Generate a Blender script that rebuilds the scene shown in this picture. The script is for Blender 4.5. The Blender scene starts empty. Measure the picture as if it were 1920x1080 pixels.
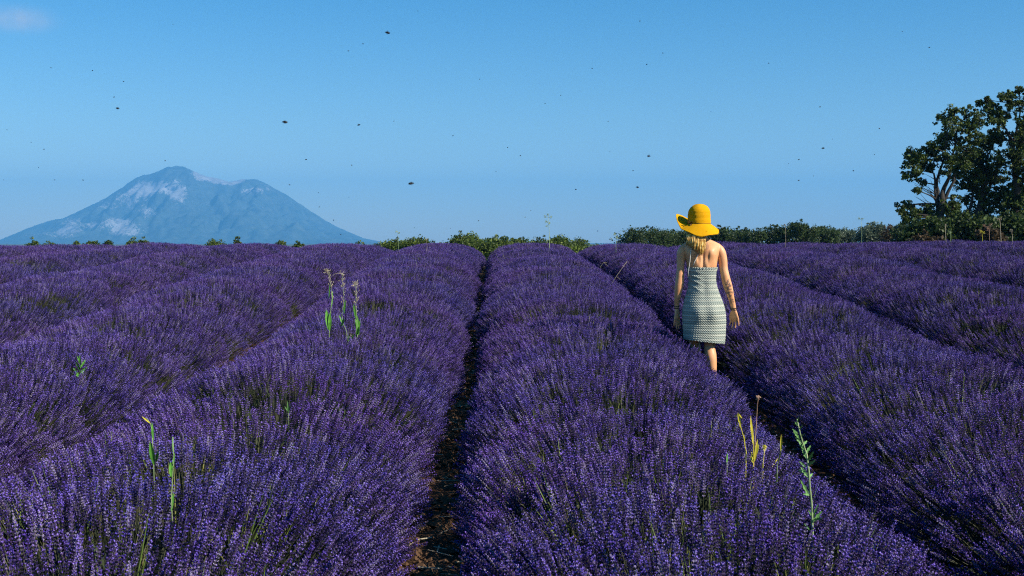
import bpy, bmesh, math, random
import numpy as np
from mathutils import Vector, Matrix

R = math.radians
rng = np.random.default_rng(7)
random.seed(7)
scene = bpy.context.scene
col = scene.collection

# ------------------------------------------------------------------ camera, sky, sun, exposure
EYE = 1.40
F = 2400.0            # focal length in pixels of the 1920 wide photograph
VX, VY = 935.0, 455.0  # where the rows (+Y) vanish
cam_d = bpy.data.cameras.new("camera")
cam = bpy.data.objects.new("camera", cam_d)
col.objects.link(cam)
cam_d.sensor_width = 36.0
cam_d.lens = 36.0 * F / 1920.0
cam_d.clip_start = 0.05
cam_d.clip_end = 60000
cam.location = (0, 0, EYE)
cam.rotation_euler = (R(90) - math.atan((540 - VY) / F), 0, -math.atan((960 - VX) / F))
cam_d.dof.use_dof = True
cam_d.dof.focus_distance = 11.4
cam_d.dof.aperture_fstop = 14.0
scene.camera = cam

SUN_EL = R(35)
SUN_AZ = R(118)       # clockwise from +Y (the way the camera looks): right and a little behind
sun_dir = Vector((math.sin(SUN_AZ) * math.cos(SUN_EL), math.cos(SUN_AZ) * math.cos(SUN_EL), math.sin(SUN_EL)))
world = bpy.data.worlds.new("World")
scene.world = world
world.use_nodes = True
wn = world.node_tree.nodes
wl = world.node_tree.links
for n in list(wn):
    wn.remove(n)
wout = wn.new("ShaderNodeOutputWorld")
wbg = wn.new("ShaderNodeBackground")
wsky = wn.new("ShaderNodeTexSky")
wsky.sky_type = 'NISHITA'
wsky.sun_disc = False
wsky.sun_elevation = SUN_EL
wsky.sun_rotation = SUN_AZ
wsky.altitude = 600
wsky.air_density = 1.0
wsky.dust_density = 0.3
wsky.ozone_density = 2.0
whs = wn.new("ShaderNodeHueSaturation")
whs.inputs['Saturation'].default_value = 1.52
whs.inputs['Value'].default_value = 1.0
wl.new(wsky.outputs[0], whs.inputs['Color'])
# a faint wisp of cloud high on the left
wtc = wn.new("ShaderNodeTexCoord")
cdir = Vector(((40 - VX) / F, 1.0, (VY - 40) / F)).normalized()
wsub = wn.new("ShaderNodeVectorMath"); wsub.operation = 'SUBTRACT'; wsub.inputs[1].default_value = cdir
wl.new(wtc.outputs['Generated'], wsub.inputs[0])
wscl = wn.new("ShaderNodeVectorMath"); wscl.operation = 'MULTIPLY'; wscl.inputs[1].default_value = (26, 26, 75)
wl.new(wsub.outputs[0], wscl.inputs[0])
wlen = wn.new("ShaderNodeVectorMath"); wlen.operation = 'LENGTH'; wl.new(wscl.outputs[0], wlen.inputs[0])
wmr = wn.new("ShaderNodeMapRange"); wmr.interpolation_type = 'SMOOTHSTEP'
wmr.inputs[1].default_value = 1.0; wmr.inputs[2].default_value = 0.0; wmr.inputs[3].default_value = 0.0; wmr.inputs[4].default_value = 1.0
wl.new(wlen.outputs['Value'], wmr.inputs[0])
wnz = wn.new("ShaderNodeTexNoise"); wnz.inputs['Scale'].default_value = 90; wnz.inputs['Detail'].default_value = 5
wl.new(wtc.outputs['Generated'], wnz.inputs['Vector'])
wml = wn.new("ShaderNodeMath"); wml.operation = 'MULTIPLY'; wl.new(wmr.outputs[0], wml.inputs[0]); wl.new(wnz.outputs['Fac'], wml.inputs[1])
wmc = wn.new("ShaderNodeMix"); wmc.data_type = 'RGBA'
wl.new(wml.outputs[0], wmc.inputs[0]); wl.new(whs.outputs[0], wmc.inputs[6]); wmc.inputs[7].default_value = (4.2, 4.7, 5.8, 1)
wl.new(wmc.outputs[2], wbg.inputs[0])
wbg.inputs[1].default_value = 0.092
wl.new(wbg.outputs[0], wout.inputs[0])

sun_d = bpy.data.lights.new("sun", 'SUN')
sun_d.energy = 5.0
sun_d.angle = R(0.5)
sun_d.color = (1.0, 0.93, 0.82)
sun = bpy.data.objects.new("sun", sun_d)
col.objects.link(sun)
sun.rotation_euler = sun_dir.to_track_quat('Z', 'Y').to_euler()
sun.location = (20, -10, 20)

scene.view_settings.view_transform = 'Standard'
scene.view_settings.look = 'None'
scene.view_settings.gamma = 1
scene.view_settings.use_curve_mapping = False
scene.view_settings.exposure = 0.48
scene.cycles.volume_bounces = 1
scene.cycles.max_bounces = 6
scene.cycles.diffuse_bounces = 1
scene.cycles.filter_width = 1.15
scene.cycles.use_denoising = False
scene.cycles.glossy_bounces = 2
scene.cycles.transmission_bounces = 3
scene.cycles.caustics_reflective = False
scene.cycles.caustics_refractive = False

# ------------------------------------------------------------------ helpers
def at(px, py, d):
    """world point seen at pixel (px,py) of the photograph at distance d along the rows"""
    return Vector(((px - VX) / F * d, d, EYE - (py - VY) / F * d))

def new_mat(name, color=(0.5, 0.5, 0.5), rough=0.7, spec=0.3):
    m = bpy.data.materials.new(name)
    m.use_nodes = True
    b = m.node_tree.nodes['Principled BSDF']
    b.inputs['Base Color'].default_value = (*color, 1)
    b.inputs['Roughness'].default_value = rough
    b.inputs['Specular IOR Level'].default_value = spec
    return m

def nd(m, t, **kw):
    n = m.node_tree.nodes.new(t)
    for k, v in kw.items():
        if k in n.inputs:
            n.inputs[k].default_value = v
        else:
            setattr(n, k, v)
    return n

def lk(m, a, b):
    m.node_tree.links.new(a, b)

def bsdf(m):
    return m.node_tree.nodes['Principled BSDF']

def ramp(m, stops, fac=None):
    n = nd(m, "ShaderNodeValToRGB")
    el = n.color_ramp.elements
    while len(el) < len(stops):
        el.new(0.5)
    for e, (p, c) in zip(el, stops):
        e.position = p
        e.color = (*c, 1) if len(c) == 3 else c
    if fac is not None:
        lk(m, fac, n.inputs[0])
    return n

def vary(m, stops, scale=6.0, detail=4.0, coord='Object', rand=True, amount=0.5):
    """colour = ramp over (noise mixed with a per-object random)"""
    tc = nd(m, "ShaderNodeTexCoord")
    nz = nd(m, "ShaderNodeTexNoise", Scale=scale, Detail=detail)
    lk(m, tc.outputs[coord], nz.inputs['Vector'])
    fac = nz.outputs['Fac']
    if rand:
        oi = nd(m, "ShaderNodeObjectInfo")
        mx = nd(m, "ShaderNodeMix")
        mx.inputs[0].default_value = amount
        lk(m, fac, mx.inputs[2])
        lk(m, oi.outputs['Random'], mx.inputs[3])
        fac = mx.outputs[0]
    r = ramp(m, stops, fac)
    lk(m, r.outputs[0], bsdf(m).inputs['Base Color'])
    return m

def mesh_obj(name, verts, faces, mats, parent=None, smooth=False, fmat=None, link=True):
    me = bpy.data.meshes.new(name)
    me.from_pydata([tuple(v) for v in verts], [], [tuple(f) for f in faces])
    if not isinstance(mats, (list, tuple)):
        mats = [mats]
    for m in mats:
        me.materials.append(m)
    if fmat is not None:
        me.polygons.foreach_set("material_index", np.asarray(fmat, dtype=np.int32))
    if smooth:
        me.polygons.foreach_set("use_smooth", np.ones(len(me.polygons), dtype=bool))
    me.update()
    o = bpy.data.objects.new(name, me)
    if link:
        col.objects.link(o)
    if parent is not None:
        o.parent = parent
    return o

def fast_mesh(name, V, Q, mats, parent=None, smooth=False, fmat=None, link=True):
    """V (n,3) array, Q (m,k) int array of equal-sided faces"""
    V = np.asarray(V, dtype=np.float32)
    Q = np.asarray(Q, dtype=np.int32)
    k = Q.shape[1]
    me = bpy.data.meshes.new(name)
    me.vertices.add(len(V))
    me.vertices.foreach_set("co", V.ravel())
    me.loops.add(Q.size)
    me.loops.foreach_set("vertex_index", Q.ravel())
    me.polygons.add(len(Q))
    me.polygons.foreach_set("loop_start", np.arange(0, Q.size, k, dtype=np.int32))
    me.polygons.foreach_set("loop_total", np.full(len(Q), k, dtype=np.int32))
    if not isinstance(mats, (list, tuple)):
        mats = [mats]
    for m in mats:
        me.materials.append(m)
    if fmat is not None:
        me.polygons.foreach_set("material_index", np.asarray(fmat, dtype=np.int32))
    if smooth:
        me.polygons.foreach_set("use_smooth", np.ones(len(Q), dtype=bool))
    me.update(calc_edges=True)
    me.validate()
    o = bpy.data.objects.new(name, me)
    if link:
        col.objects.link(o)
    if parent is not None:
        o.parent = parent
    return o

def tag(o, label=None, cat=None, group=None, kind=None):
    if label: o['label'] = label
    if cat: o['category'] = cat
    if group: o['group'] = group
    if kind: o['kind'] = kind
    return o

def empty(name, loc):
    o = bpy.data.objects.new(name, None)
    o.location = loc
    o.empty_display_size = 0.1
    col.objects.link(o)
    return o

class MB:
    """collects simple pieces into one mesh"""
    def __init__(s):
        s.v, s.f, s.m = [], [], []
    def add(s, v, f, m=0):
        b = len(s.v)
        s.v += [tuple(p) for p in v]
        s.f += [tuple(i + b for i in q) for q in f]
        s.m += [m] * len(f)
    def tube(s, pts, rad, n=6, m=0, caps=True):
        pts = [Vector(p) for p in pts]
        if not hasattr(rad, '__len__'):
            rad = [rad] * len(pts)
        v, f = [], []
        up = Vector((0.13, 0.21, 0.97))
        prev = None
        for i, p in enumerate(pts):
            t = (pts[min(i + 1, len(pts) - 1)] - pts[max(i - 1, 0)])
            if t.length < 1e-9: t = Vector((0, 0, 1))
            t.normalize()
            if prev is None:
                a = t.cross(Vector((1, 0.1, 0.05)) if abs(t.x) < 0.8 else Vector((0, 1, 0.1))).normalized()
            else:
                a = (prev - t * prev.dot(t)).normalized()
            prev = a
            b = t.cross(a)
            for k in range(n):
                w = 2 * math.pi * k / n
                v.append(p + (a * math.cos(w) + b * math.sin(w)) * rad[i])
        for i in range(len(pts) - 1):
            for k in range(n):
                k2 = (k + 1) % n
                f.append((i * n + k, i * n + k2, (i + 1) * n + k2, (i + 1) * n + k))
        if caps:
            f.append(tuple(range(n))[::-1])
            f.append(tuple((len(pts) - 1) * n + k for k in range(n)))
        s.add(v, f, m)
    def leaf(s, base, d, up, length, width, m=0, curl=0.15, n=4, lobes=0):
        """a blade: a strip that widens and narrows, folded on its midrib"""
        base, d, up = Vector(base), Vector(d).normalized(), Vector(up)
        side = d.cross(up).normalized()
        nrm = side.cross(d).normalized()
        v, f = [], []
        for i in range(n + 1):
            t = i / n
            w = width * 0.5 * (math.sin(math.pi * min(1, t * 0.94 + 0.06)) ** 0.8)
            if lobes and i % 2 == 1 and i < n: w *= 0.45
            c = base + d * length * t - nrm * (curl * length * t * t) * -1 * (-1)
            v += [c + side * w + nrm * w * 0.35, c, c - side * w + nrm * w * 0.35]
        for i in range(n):
            a = i * 3
            f += [(a, a + 1, a + 4, a + 3), (a + 1, a + 2, a + 5, a + 4)]
        s.add(v, f, m)
    def ball(s, c, r, m=0, nu=6, nv=4, sc=(1, 1, 1)):
        v, f = [], []
        for j in range(nv + 1):
            ph = math.pi * j / nv
            for i in range(nu):
                th = 2 * math.pi * i / nu
                v.append((c[0] + r * sc[0] * math.sin(ph) * math.cos(th), c[1] + r * sc[1] * math.sin(ph) * math.sin(th), c[2] + r * sc[2] * math.cos(ph)))
        for j in range(nv):
            for i in range(nu):
                i2 = (i + 1) % nu
                f.append((j * nu + i, (j + 1) * nu + i, (j + 1) * nu + i2, j * nu + i2))
        s.add(v, f, m)
    def build(s, name, mats, parent=None, smooth=False, link=True):
        return mesh_obj(name, s.v, s.f, mats, parent, smooth, s.m, link)

def vnoise(x, y, seed=0):
    """smooth value noise on arrays, about -1..1"""
    x = np.asarray(x, float); y = np.asarray(y, float)
    xi = np.floor(x).astype(np.int64); yi = np.floor(y).astype(np.int64)
    fx = x - xi; fy = y - yi
    fx = fx * fx * (3 - 2 * fx); fy = fy * fy * (3 - 2 * fy)
    def h(a, b):
        n = (a * 374761393 + b * 668265263 + seed * 1442695041) & 0x7fffffff
        n = ((n ^ (n >> 13)) * 1274126177) & 0x7fffffff
        n = n ^ (n >> 16)
        return (n & 0xffff) / 32767.5 - 1
    return (h(xi, yi) * (1 - fx) + h(xi + 1, yi) * fx) * (1 - fy) + (h(xi, yi + 1) * (1 - fx) + h(xi + 1, yi + 1) * fx) * fy

def fbm(x, y, o=4, seed=0):
    s = 0; a = 0.5
    for k in range(o):
        s = s + a * vnoise(np.asarray(x) * 2 ** k, np.asarray(y) * 2 ** k, seed + k)
        a *= 0.5
    return s

# ------------------------------------------------------------------ terrain profile
_yt = np.linspace(-60, 1000, 10601)
_zt = np.interp(_yt, [-60, 8.5, 11.6, 14, 18, 23, 28, 31, 36, 50, 80, 120, 300, 1000],
                [0, 0.0, 0.06, 0.22, 0.43, 0.62, 0.78, 0.80, 0.66, -0.15, -1.1, -2.0, -4.0, -8.0])
_k = np.exp(-0.5 * (np.arange(-30, 31) / 10.0) ** 2); _k /= _k.sum()
_zt = np.convolve(np.pad(_zt, 30, mode='edge'), _k, mode='valid')
def zg(x, y):
    x = np.asarray(x, float); y = np.asarray(y, float)
    z = np.interp(y, _yt, _zt)
    tilt = 0.040 * np.clip(x - 2.2, 0, 12) * np.clip((y - 8) / 5, 0, 1) * np.clip((31 - y) / 14, 0.12, 1) * np.clip((60 - y) / 20, 0, 1)
    left = -0.003 * np.clip(-x - 2, 0, 12) * np.clip((60 - y) / 20, 0, 1)
    return z + tilt + left

# ------------------------------------------------------------------ materials
def lavender_mat(name, stops, scale, amount=0.55, rough=0.65, spec=0.25, transl=0.0):
    m = new_mat(name, rough=rough, spec=spec)
    geo = nd(m, "ShaderNodeNewGeometry")
    nz = nd(m, "ShaderNodeTexNoise", Scale=scale, Detail=3.0)
    lk(m, geo.outputs['Position'], nz.inputs['Vector'])
    oi = nd(m, "ShaderNodeObjectInfo")
    mx = nd(m, "ShaderNodeMix")
    mx.inputs[0].default_value = amount
    lk(m, nz.outputs['Fac'], mx.inputs[2])
    lk(m, oi.outputs['Random'], mx.inputs[3])
    r = ramp(m, stops, mx.outputs[0])
    # patches some metres wide, a little redder or bluer
    nz2 = nd(m, "ShaderNodeTexNoise", Scale=0.9, Detail=2.0)
    lk(m, geo.outputs['Position'], nz2.inputs['Vector'])
    hs = nd(m, "ShaderNodeHueSaturation")
    mr = nd(m, "ShaderNodeMapRange")
    mr.inputs[1].default_value = 0.3; mr.inputs[2].default_value = 0.7
    mr.inputs[3].default_value = 0.485; mr.inputs[4].default_value = 0.515
    lk(m, nz2.outputs['Fac'], mr.inputs[0])
    lk(m, mr.outputs[0], hs.inputs['Hue'])
    lk(m, r.outputs[0], hs.inputs['Color'])
    lk(m, hs.outputs[0], bsdf(m).inputs['Base Color'])
    return m

m_calyx = lavender_mat("lavender_calyx", [(0.2, (0.028, 0.013, 0.068)), (0.5, (0.064, 0.034, 0.134)), (0.8, (0.140, 0.086, 0.235))], 60)
m_calyx_pale = lavender_mat("lavender_calyx_pale", [(0.2, (0.14, 0.095, 0.24)), (0.5, (0.22, 0.165, 0.35)), (0.8, (0.38, 0.32, 0.50))], 60)
m_calyx_dark = lavender_mat("lavender_calyx_dark", [(0.2, (0.014, 0.007, 0.038)), (0.5, (0.028, 0.016, 0.070)), (0.8, (0.055, 0.034, 0.12))], 60)
m_petal = lavender_mat("lavender_petal", [(0.2, (0.075, 0.040, 0.30)), (0.5, (0.14, 0.080, 0.48)), (0.8, (0.29, 0.20, 0.66))], 60)
m_stem = lavender_mat("lavender_stem", [(0.2, (0.03, 0.035, 0.02)), (0.55, (0.065, 0.07, 0.035)), (0.85, (0.16, 0.15, 0.08))], 30)
m_leaf = lavender_mat("lavender_leaf", [(0.2, (0.014, 0.02, 0.012)), (0.6, (0.03, 0.042, 0.02)), (0.85, (0.06, 0.08, 0.035))], 20)
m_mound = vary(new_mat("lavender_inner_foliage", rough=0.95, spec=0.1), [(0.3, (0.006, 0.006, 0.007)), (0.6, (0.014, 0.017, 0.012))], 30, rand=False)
m_grass = vary(new_mat("wild_grass", rough=0.6), [(0.3, (0.10, 0.16, 0.03)), (0.6, (0.20, 0.27, 0.05)), (0.8, (0.33, 0.33, 0.10))], 5, amount=0.8)
m_greenleaf = vary(new_mat("weed_leaf", rough=0.5, spec=0.4), [(0.3, (0.05, 0.20, 0.02)), (0.7, (0.16, 0.42, 0.05))], 30, rand=False)
m_weedstem = vary(new_mat("weed_stem", rough=0.6), [(0.3, (0.20, 0.30, 0.12)), (0.7, (0.38, 0.45, 0.22))], 25, rand=False)
m_dry = vary(new_mat("dry_stalk", rough=0.8), [(0.3, (0.30, 0.24, 0.15)), (0.7, (0.52, 0.45, 0.32))], 25, rand=False)
m_yellow = vary(new_mat("yellowing_blade", rough=0.6), [(0.3, (0.50, 0.46, 0.04)), (0.7, (0.75, 0.62, 0.06))], 25, rand=False)
m_redstem = vary(new_mat("reddish_stalk", rough=0.7), [(0.3, (0.30, 0.16, 0.10)), (0.7, (0.48, 0.30, 0.20))], 25, rand=False)
m_bluegreen = vary(new_mat("thistle_leaf", rough=0.55), [(0.3, (0.07, 0.20, 0.04)), (0.7, (0.20, 0.38, 0.12))], 30, rand=False)

# soil
m_soil = new_mat("field_soil", rough=0.95, spec=0.1)
tc = nd(m_soil, "ShaderNodeTexCoord")
n1 = nd(m_soil, "ShaderNodeTexNoise", Scale=7.0, Detail=10.0, Roughness=0.65)
lk(m_soil, tc.outputs['Object'], n1.inputs['Vector'])
rs = ramp(m_soil, [(0.3, (0.030, 0.015, 0.009)), (0.5, (0.065, 0.034, 0.018)), (0.7, (0.13, 0.07, 0.035))], n1.outputs['Fac'])
n2 = nd(m_soil, "ShaderNodeTexNoise", Scale=0.01, Detail=5.0)
lk(m_soil, tc.outputs['Object'], n2.inputs['Vector'])
rg = ramp(m_soil, [(0.4, (0.06, 0.08, 0.03)), (0.6, (0.14, 0.13, 0.06))], n2.outputs['Fac'])
sx = nd(m_soil, "ShaderNodeSeparateXYZ"); lk(m_soil, tc.outputs['Object'], sx.inputs[0])
mr = nd(m_soil, "ShaderNodeMapRange"); mr.inputs[1].default_value = 45; mr.inputs[2].default_value = 60
lk(m_soil, sx.outputs['Y'], mr.inputs[0])
mxs = nd(m_soil, "ShaderNodeMix", data_type='RGBA')
lk(m_soil, mr.outputs[0], mxs.inputs[0]); lk(m_soil, rs.outputs[0], mxs.inputs[6]); lk(m_soil, rg.outputs[0], mxs.inputs[7])
lk(m_soil, mxs.outputs[2], bsdf(m_soil).inputs['Base Color'])
bp = nd(m_soil, "ShaderNodeBump", Strength=0.9, Distance=0.03)
n3 = nd(m_soil, "ShaderNodeTexNoise", Scale=28.0, Detail=8.0); lk(m_soil, tc.outputs['Object'], n3.inputs['Vector'])
lk(m_soil, n3.outputs['Fac'], bp.inputs['Height']); lk(m_soil, bp.outputs[0], bsdf(m_soil).inputs['Normal'])

# ------------------------------------------------------------------ ground
xs = np.concatenate([-np.geomspace(16, 16000, 26)[::-1], np.arange(-15, 15.01, 0.12), np.geomspace(16, 16000, 26)])
ys = np.concatenate([[-60, -20, -6], np.arange(0, 40, 0.16), np.geomspace(40, 900, 40), [1500, 3000, 6000, 10000, 15000, 26000]])
GX, GY = np.meshgrid(xs, ys)
GZ = zg(GX, GY)
near = (np.abs(GX) < 15.2) & (GY < 40) & (GY > -1)
GZ = GZ + np.where(near, 0.025 * fbm(GX * 4, GY * 4, 3, 5) + 0.012 * vnoise(GX * 14, GY * 14, 9), 0)
GZ = np.where(GY > 950, -8.0, GZ)
nx, ny = len(xs), len(ys)
idx = np.arange(nx * ny).reshape(ny, nx)
Q = np.stack([idx[:-1, :-1], idx[:-1, 1:], idx[1:, 1:], idx[1:, :-1]], -1).reshape(-1, 4)
ground = fast_mesh("ground", np.stack([GX, GY, GZ], -1).reshape(-1, 3), Q, m_soil, smooth=True)
tag(ground, kind="structure")

# ------------------------------------------------------------------ mountain (12 km away)
MD = 12000.0
prof = np.array([(-420, 500), (-200, 480), (-60, 468), (0, 451), (50, 430), (94, 414), (127, 407), (161, 391), (206, 369), (259, 333),
                 (272, 328), (285, 327), (300, 320), (319, 312.5), (335, 311), (352, 313), (375, 325), (392, 331), (405, 333), (431, 340),
                 (445, 339), (457, 336), (484, 335), (502, 344), (536, 363), (581, 393), (610, 412), (637, 427), (682, 446), (712, 452), (760, 462), (860, 480)], float)
px_ = (prof[:, 0] - VX) / F * MD
pz_ = EYE + (VY - prof[:, 1]) / F * MD
nxm, nym = 430, 150
mx_ = np.linspace(px_[0], px_[-1], nxm)
my_ = np.linspace(-2600, 3200, nym)
MX, MY = np.meshgrid(mx_, my_)
ridge = np.interp(MX * MD / (MD + MY), px_, pz_) + 8.0
ridge = np.maximum(ridge, 0)
hmax = 730.0
side = np.where(MY < 0, -MY / 2600.0, MY / 3200.0)
fall = np.clip(1 - side, 0, 1) ** 1.15
spur = 1 - np.abs(fbm(MX / 420.0 + MY / 1500.0, MY / 1200.0, 4, 21)) * 2
detail = fbm(MX / 160.0, MY / 260.0, 5, 3)
MZ = ridge * fall
amp = np.clip(side * 6, 0, 1) * np.clip(ridge / 420, 0, 1) ** 1.3 * np.clip((1 - side) * 3, 0, 1)
MZ = MZ + amp * (95 * spur - 80 + 150 * detail) + np.clip(ridge / 200, 0, 1) * 12 * fbm(MX / 50, MY / 60, 3, 8)
MZ = np.minimum(MZ, (ridge + 4 * fbm(MX / 60, MY / 90, 3, 4)) * (MD + MY) / MD * (1 - 0.35 * side))
MZ = MZ - 10.0
m_mtn = new_mat("mountain_slopes", rough=0.95, spec=0.05)
tc = nd(m_mtn, "ShaderNodeTexCoord")
mp = nd(m_mtn, "ShaderNodeMapping"); mp.inputs['Scale'].default_value = (1.25, 0.6, 1.0); lk(m_mtn, tc.outputs['Object'], mp.inputs[0])
na = nd(m_mtn, "ShaderNodeTexNoise", Scale=0.0105, Detail=12.0, Roughness=0.9, Distortion=0.2); lk(m_mtn, mp.outputs[0], na.inputs['Vector'])
at_ = nd(m_mtn, "ShaderNodeAttribute", attribute_name="rockiness")
add = nd(m_mtn, "ShaderNodeMath", operation='ADD'); lk(m_mtn, na.outputs['Fac'], add.inputs[0]); lk(m_mtn, at_.outputs['Fac'], add.inputs[1])
nf = nd(m_mtn, "ShaderNodeTexNoise", Scale=0.045, Detail=4.0, Roughness=0.8); lk(m_mtn, mp.outputs[0], nf.inputs['Vector'])
ad2 = nd(m_mtn, "ShaderNodeMath", operation='MULTIPLY_ADD'); ad2.inputs[1].default_value = 0.55; lk(m_mtn, nf.outputs['Fac'], ad2.inputs[0]); lk(m_mtn, add.outputs[0], ad2.inputs[2])
add = nd(m_mtn, "ShaderNodeMath", operation='SUBTRACT'); add.inputs[1].default_value = 0.265; lk(m_mtn, ad2.outputs[0], add.inputs[0])
rk = ramp(m_mtn, [(0.60, (0, 0, 0)), (0.635, (0.9, 0.9, 0.9))], add.outputs[0])
nb = nd(m_mtn, "ShaderNodeTexNoise", Scale=0.012, Detail=6.0, Roughness=0.7); lk(m_mtn, tc.outputs['Object'], nb.inputs['Vector'])
rf = ramp(m_mtn, [(0.3, (0.025, 0.05, 0.045)), (0.7, (0.10, 0.13, 0.115))], nb.outputs['Fac'])
rr = ramp(m_mtn, [(0.3, (0.22, 0.22, 0.22)), (0.7, (0.48, 0.47, 0.46))], nb.outputs['Fac'])
mm = nd(m_mtn, "ShaderNodeMix", data_type='RGBA')
lk(m_mtn, rk.outputs[0], mm.inputs[0]); lk(m_mtn, rf.outputs[0], mm.inputs[6]); lk(m_mtn, rr.outputs[0], mm.inputs[7])
lk(m_mtn, mm.outputs[2], bsdf(m_mtn).inputs['Base Color'])
idx = np.arange(nxm * nym).reshape(nym, nxm)
Q = np.stack([idx[:-1, :-1], idx[:-1, 1:], idx[1:, 1:], idx[1:, :-1]], -1).reshape(-1, 4)
mountain = fast_mesh("mountain", np.stack([MX, MY + MD + 0.0, MZ], -1).reshape(-1, 3), Q, m_mtn, smooth=True)
tag(mountain, kind="structure")
# where bare limestone shows (as ellipses on the slope, in metres across and up)
PXm = VX + MX / (MY + MD) * F
PYm = VY - (MZ - EYE) / (MY + MD) * F
rock = np.full(MX.shape, -0.085)
for (cx, cy, rx, ry, a) in [(270, 358, 26, 20, 0.26), (320, 352, 36, 16, 0.24), (235, 372, 22, 12, 0.18), (338, 370, 18, 14, 0.20), (390, 328, 26, 12, 0.40), (428, 340, 26, 8, 0.36), (362, 316, 14, 6, 0.12),
                            (140, 425, 24, 20, 0.2), (225, 420, 45, 14, 0.22), (240, 437, 36, 8, 0.2), (110, 438, 25, 12, 0.14), (180, 425, 20, 12, 0.1),
                            (470, 360, 25, 8, 0.2), (500, 352, 20, 8, 0.14), (60, 440, 30, 10, 0.1), (200, 385, 20, 12, 0.16), (260, 392, 30, 12, 0.14), (285, 397, 14, 12, 0.12), (380, 385, 25, 14, 0.08), (460, 338, 30, 6, 0.10), (300, 410, 30, 20, 0.06), (520, 385, 40, 20, 0.05)]:
    rock += a * 1.12 * np.exp(-(((PXm - cx) / rx) ** 2 + ((PYm - cy) / ry) ** 2) ** 1.5)
rock += 0.0
at2 = mountain.data.attributes.new("rockiness", 'FLOAT', 'POINT')
at2.data.foreach_set("value", rock.ravel().astype(np.float32))

# ------------------------------------------------------------------ haze
HD = 1.08e-4
bm = bmesh.new()
bmesh.ops.create_cube(bm, size=1)
me = bpy.data.meshes.new("haze"); bm.to_mesh(me); bm.free()
haze = bpy.data.objects.new("haze", me); col.objects.link(haze)
haze.scale = (30000, 16500, 800)
haze.location = (0, 16500 / 2 - 200, 810 / 2 - 12)
mh = bpy.data.materials.new("haze_air"); mh.use_nodes = True
for n in list(mh.node_tree.nodes): mh.node_tree.nodes.remove(n)
ho = nd(mh, "ShaderNodeOutputMaterial"); hv = nd(mh, "ShaderNodeVolumePrincipled")
hv.inputs['Color'].default_value = (0.15, 0.53, 1.0, 1)

hv.inputs['Density'].default_value = HD
hv.inputs['Anisotropy'].default_value = 0.0
lk(mh, hv.outputs[0], ho.inputs['Volume'])
me.materials.append(mh)
tag(haze, kind="stuff")

# ------------------------------------------------------------------ lavender prototypes
def spike_into(mb, base, d, L, head, r, rs):
    """one flower stem: thin stem, then whorls of calyces with small petals"""
    d = Vector(d).normalized()
    cm = rs.choice([1, 1, 3, 4, 4, 4])
    pet = rs.choice([0.06, 0.15, 0.42])
    side = d.cross(Vector((rs.uniform(-1, 1), rs.uniform(-1, 1), 0.2))).normalized()
    bend = side * rs.uniform(-0.12, 0.12) * L
    def P(t):
        return Vector(base) + d * L * t + bend * (t * t)
    mb.tube([P(0), P(0.5), P(0.97)], [0.0015, 0.0013, 0.001], n=3, m=0, caps=False)
    ax = (P(1) - P(0.8)).normalized()
    s1 = ax.cross(Vector((0.3, 0.9, 0.1))).normalized(); s2 = ax.cross(s1)
    nw = max(4, int(head / 0.0095))
    t0 = 1 - head / L
    if rs.random() < 0.5:      # one lone whorl lower down
        ts = [t0 - 0.018 / L * rs.uniform(1, 1.6)]
    else:
        ts = []
    ts += [t0 + (1 - t0) * i / (nw - 1) for i in range(nw)]
    for wi, t in enumerate(ts):
        c = P(t)
        q = (t - t0) / (1 - t0)
        rr = r * (0.8 + 0.35 * math.sin(math.pi * min(1, max(0, q)) * 0.9 + 0.3)) * (1 - 0.45 * max(0, q) ** 3) * rs.uniform(0.8, 1.15)
        nb = 6
        ph = rs.uniform(0, 6.28)
        for k in range(nb):
            a = ph + 2 * math.pi * k / nb + rs.uniform(-0.25, 0.25)
            o = s1 * math.cos(a) + s2 * math.sin(a)
            tip = c + o * rr * rs.uniform(0.8, 1.1) + ax * rs.uniform(0.003, 0.008)
            b0 = c + o * 0.001 - ax * 0.002
            tg = ax.cross(o) * 0.0026
            mid = b0.lerp(tip, 0.6)
            mb.add([b0, mid + tg, mid - tg, tip, mid + ax * 0.0028 - o * 0.0005], [(0, 1, 4), (0, 4, 2), (1, 3, 4), (4, 3, 2), (0, 2, 1), (1, 2, 3)], cm)
            if rs.random() < pet:
                pr = tip + o * 0.002
                pa, pb = tg * rs.uniform(1.1, 1.7), ax * rs.uniform(0.003, 0.0048)
                mb.add([tip, pr + pa, pr + pb + o * 0.001, pr - pa, pr - pb * 0.7], [(0, 1, 2), (0, 2, 3), (0, 3, 4), (0, 4, 1)], 2)

def make_clump(seed, n=8):
    rs = random.Random(seed)
    mb = MB()
    for i in range(n):
        a = rs.uniform(0, 6.28); q = math.sqrt(rs.random())
        base = (0.04 * q * math.cos(a), 0.04 * q * math.sin(a), 0)
        L = rs.uniform(0.255, 0.325)
        d = (0.15 * q * math.cos(a) + rs.uniform(-0.05, 0.05), 0.15 * q * math.sin(a) + rs.uniform(-0.05, 0.05), 1)
        spike_into(mb, base, d, L, rs.uniform(0.05, 0.088), rs.uniform(0.0058, 0.0082), rs)
    return mb.build("flower_clump", [m_stem, m_calyx, m_petal, m_calyx_pale, m_calyx_dark], link=False)

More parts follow.
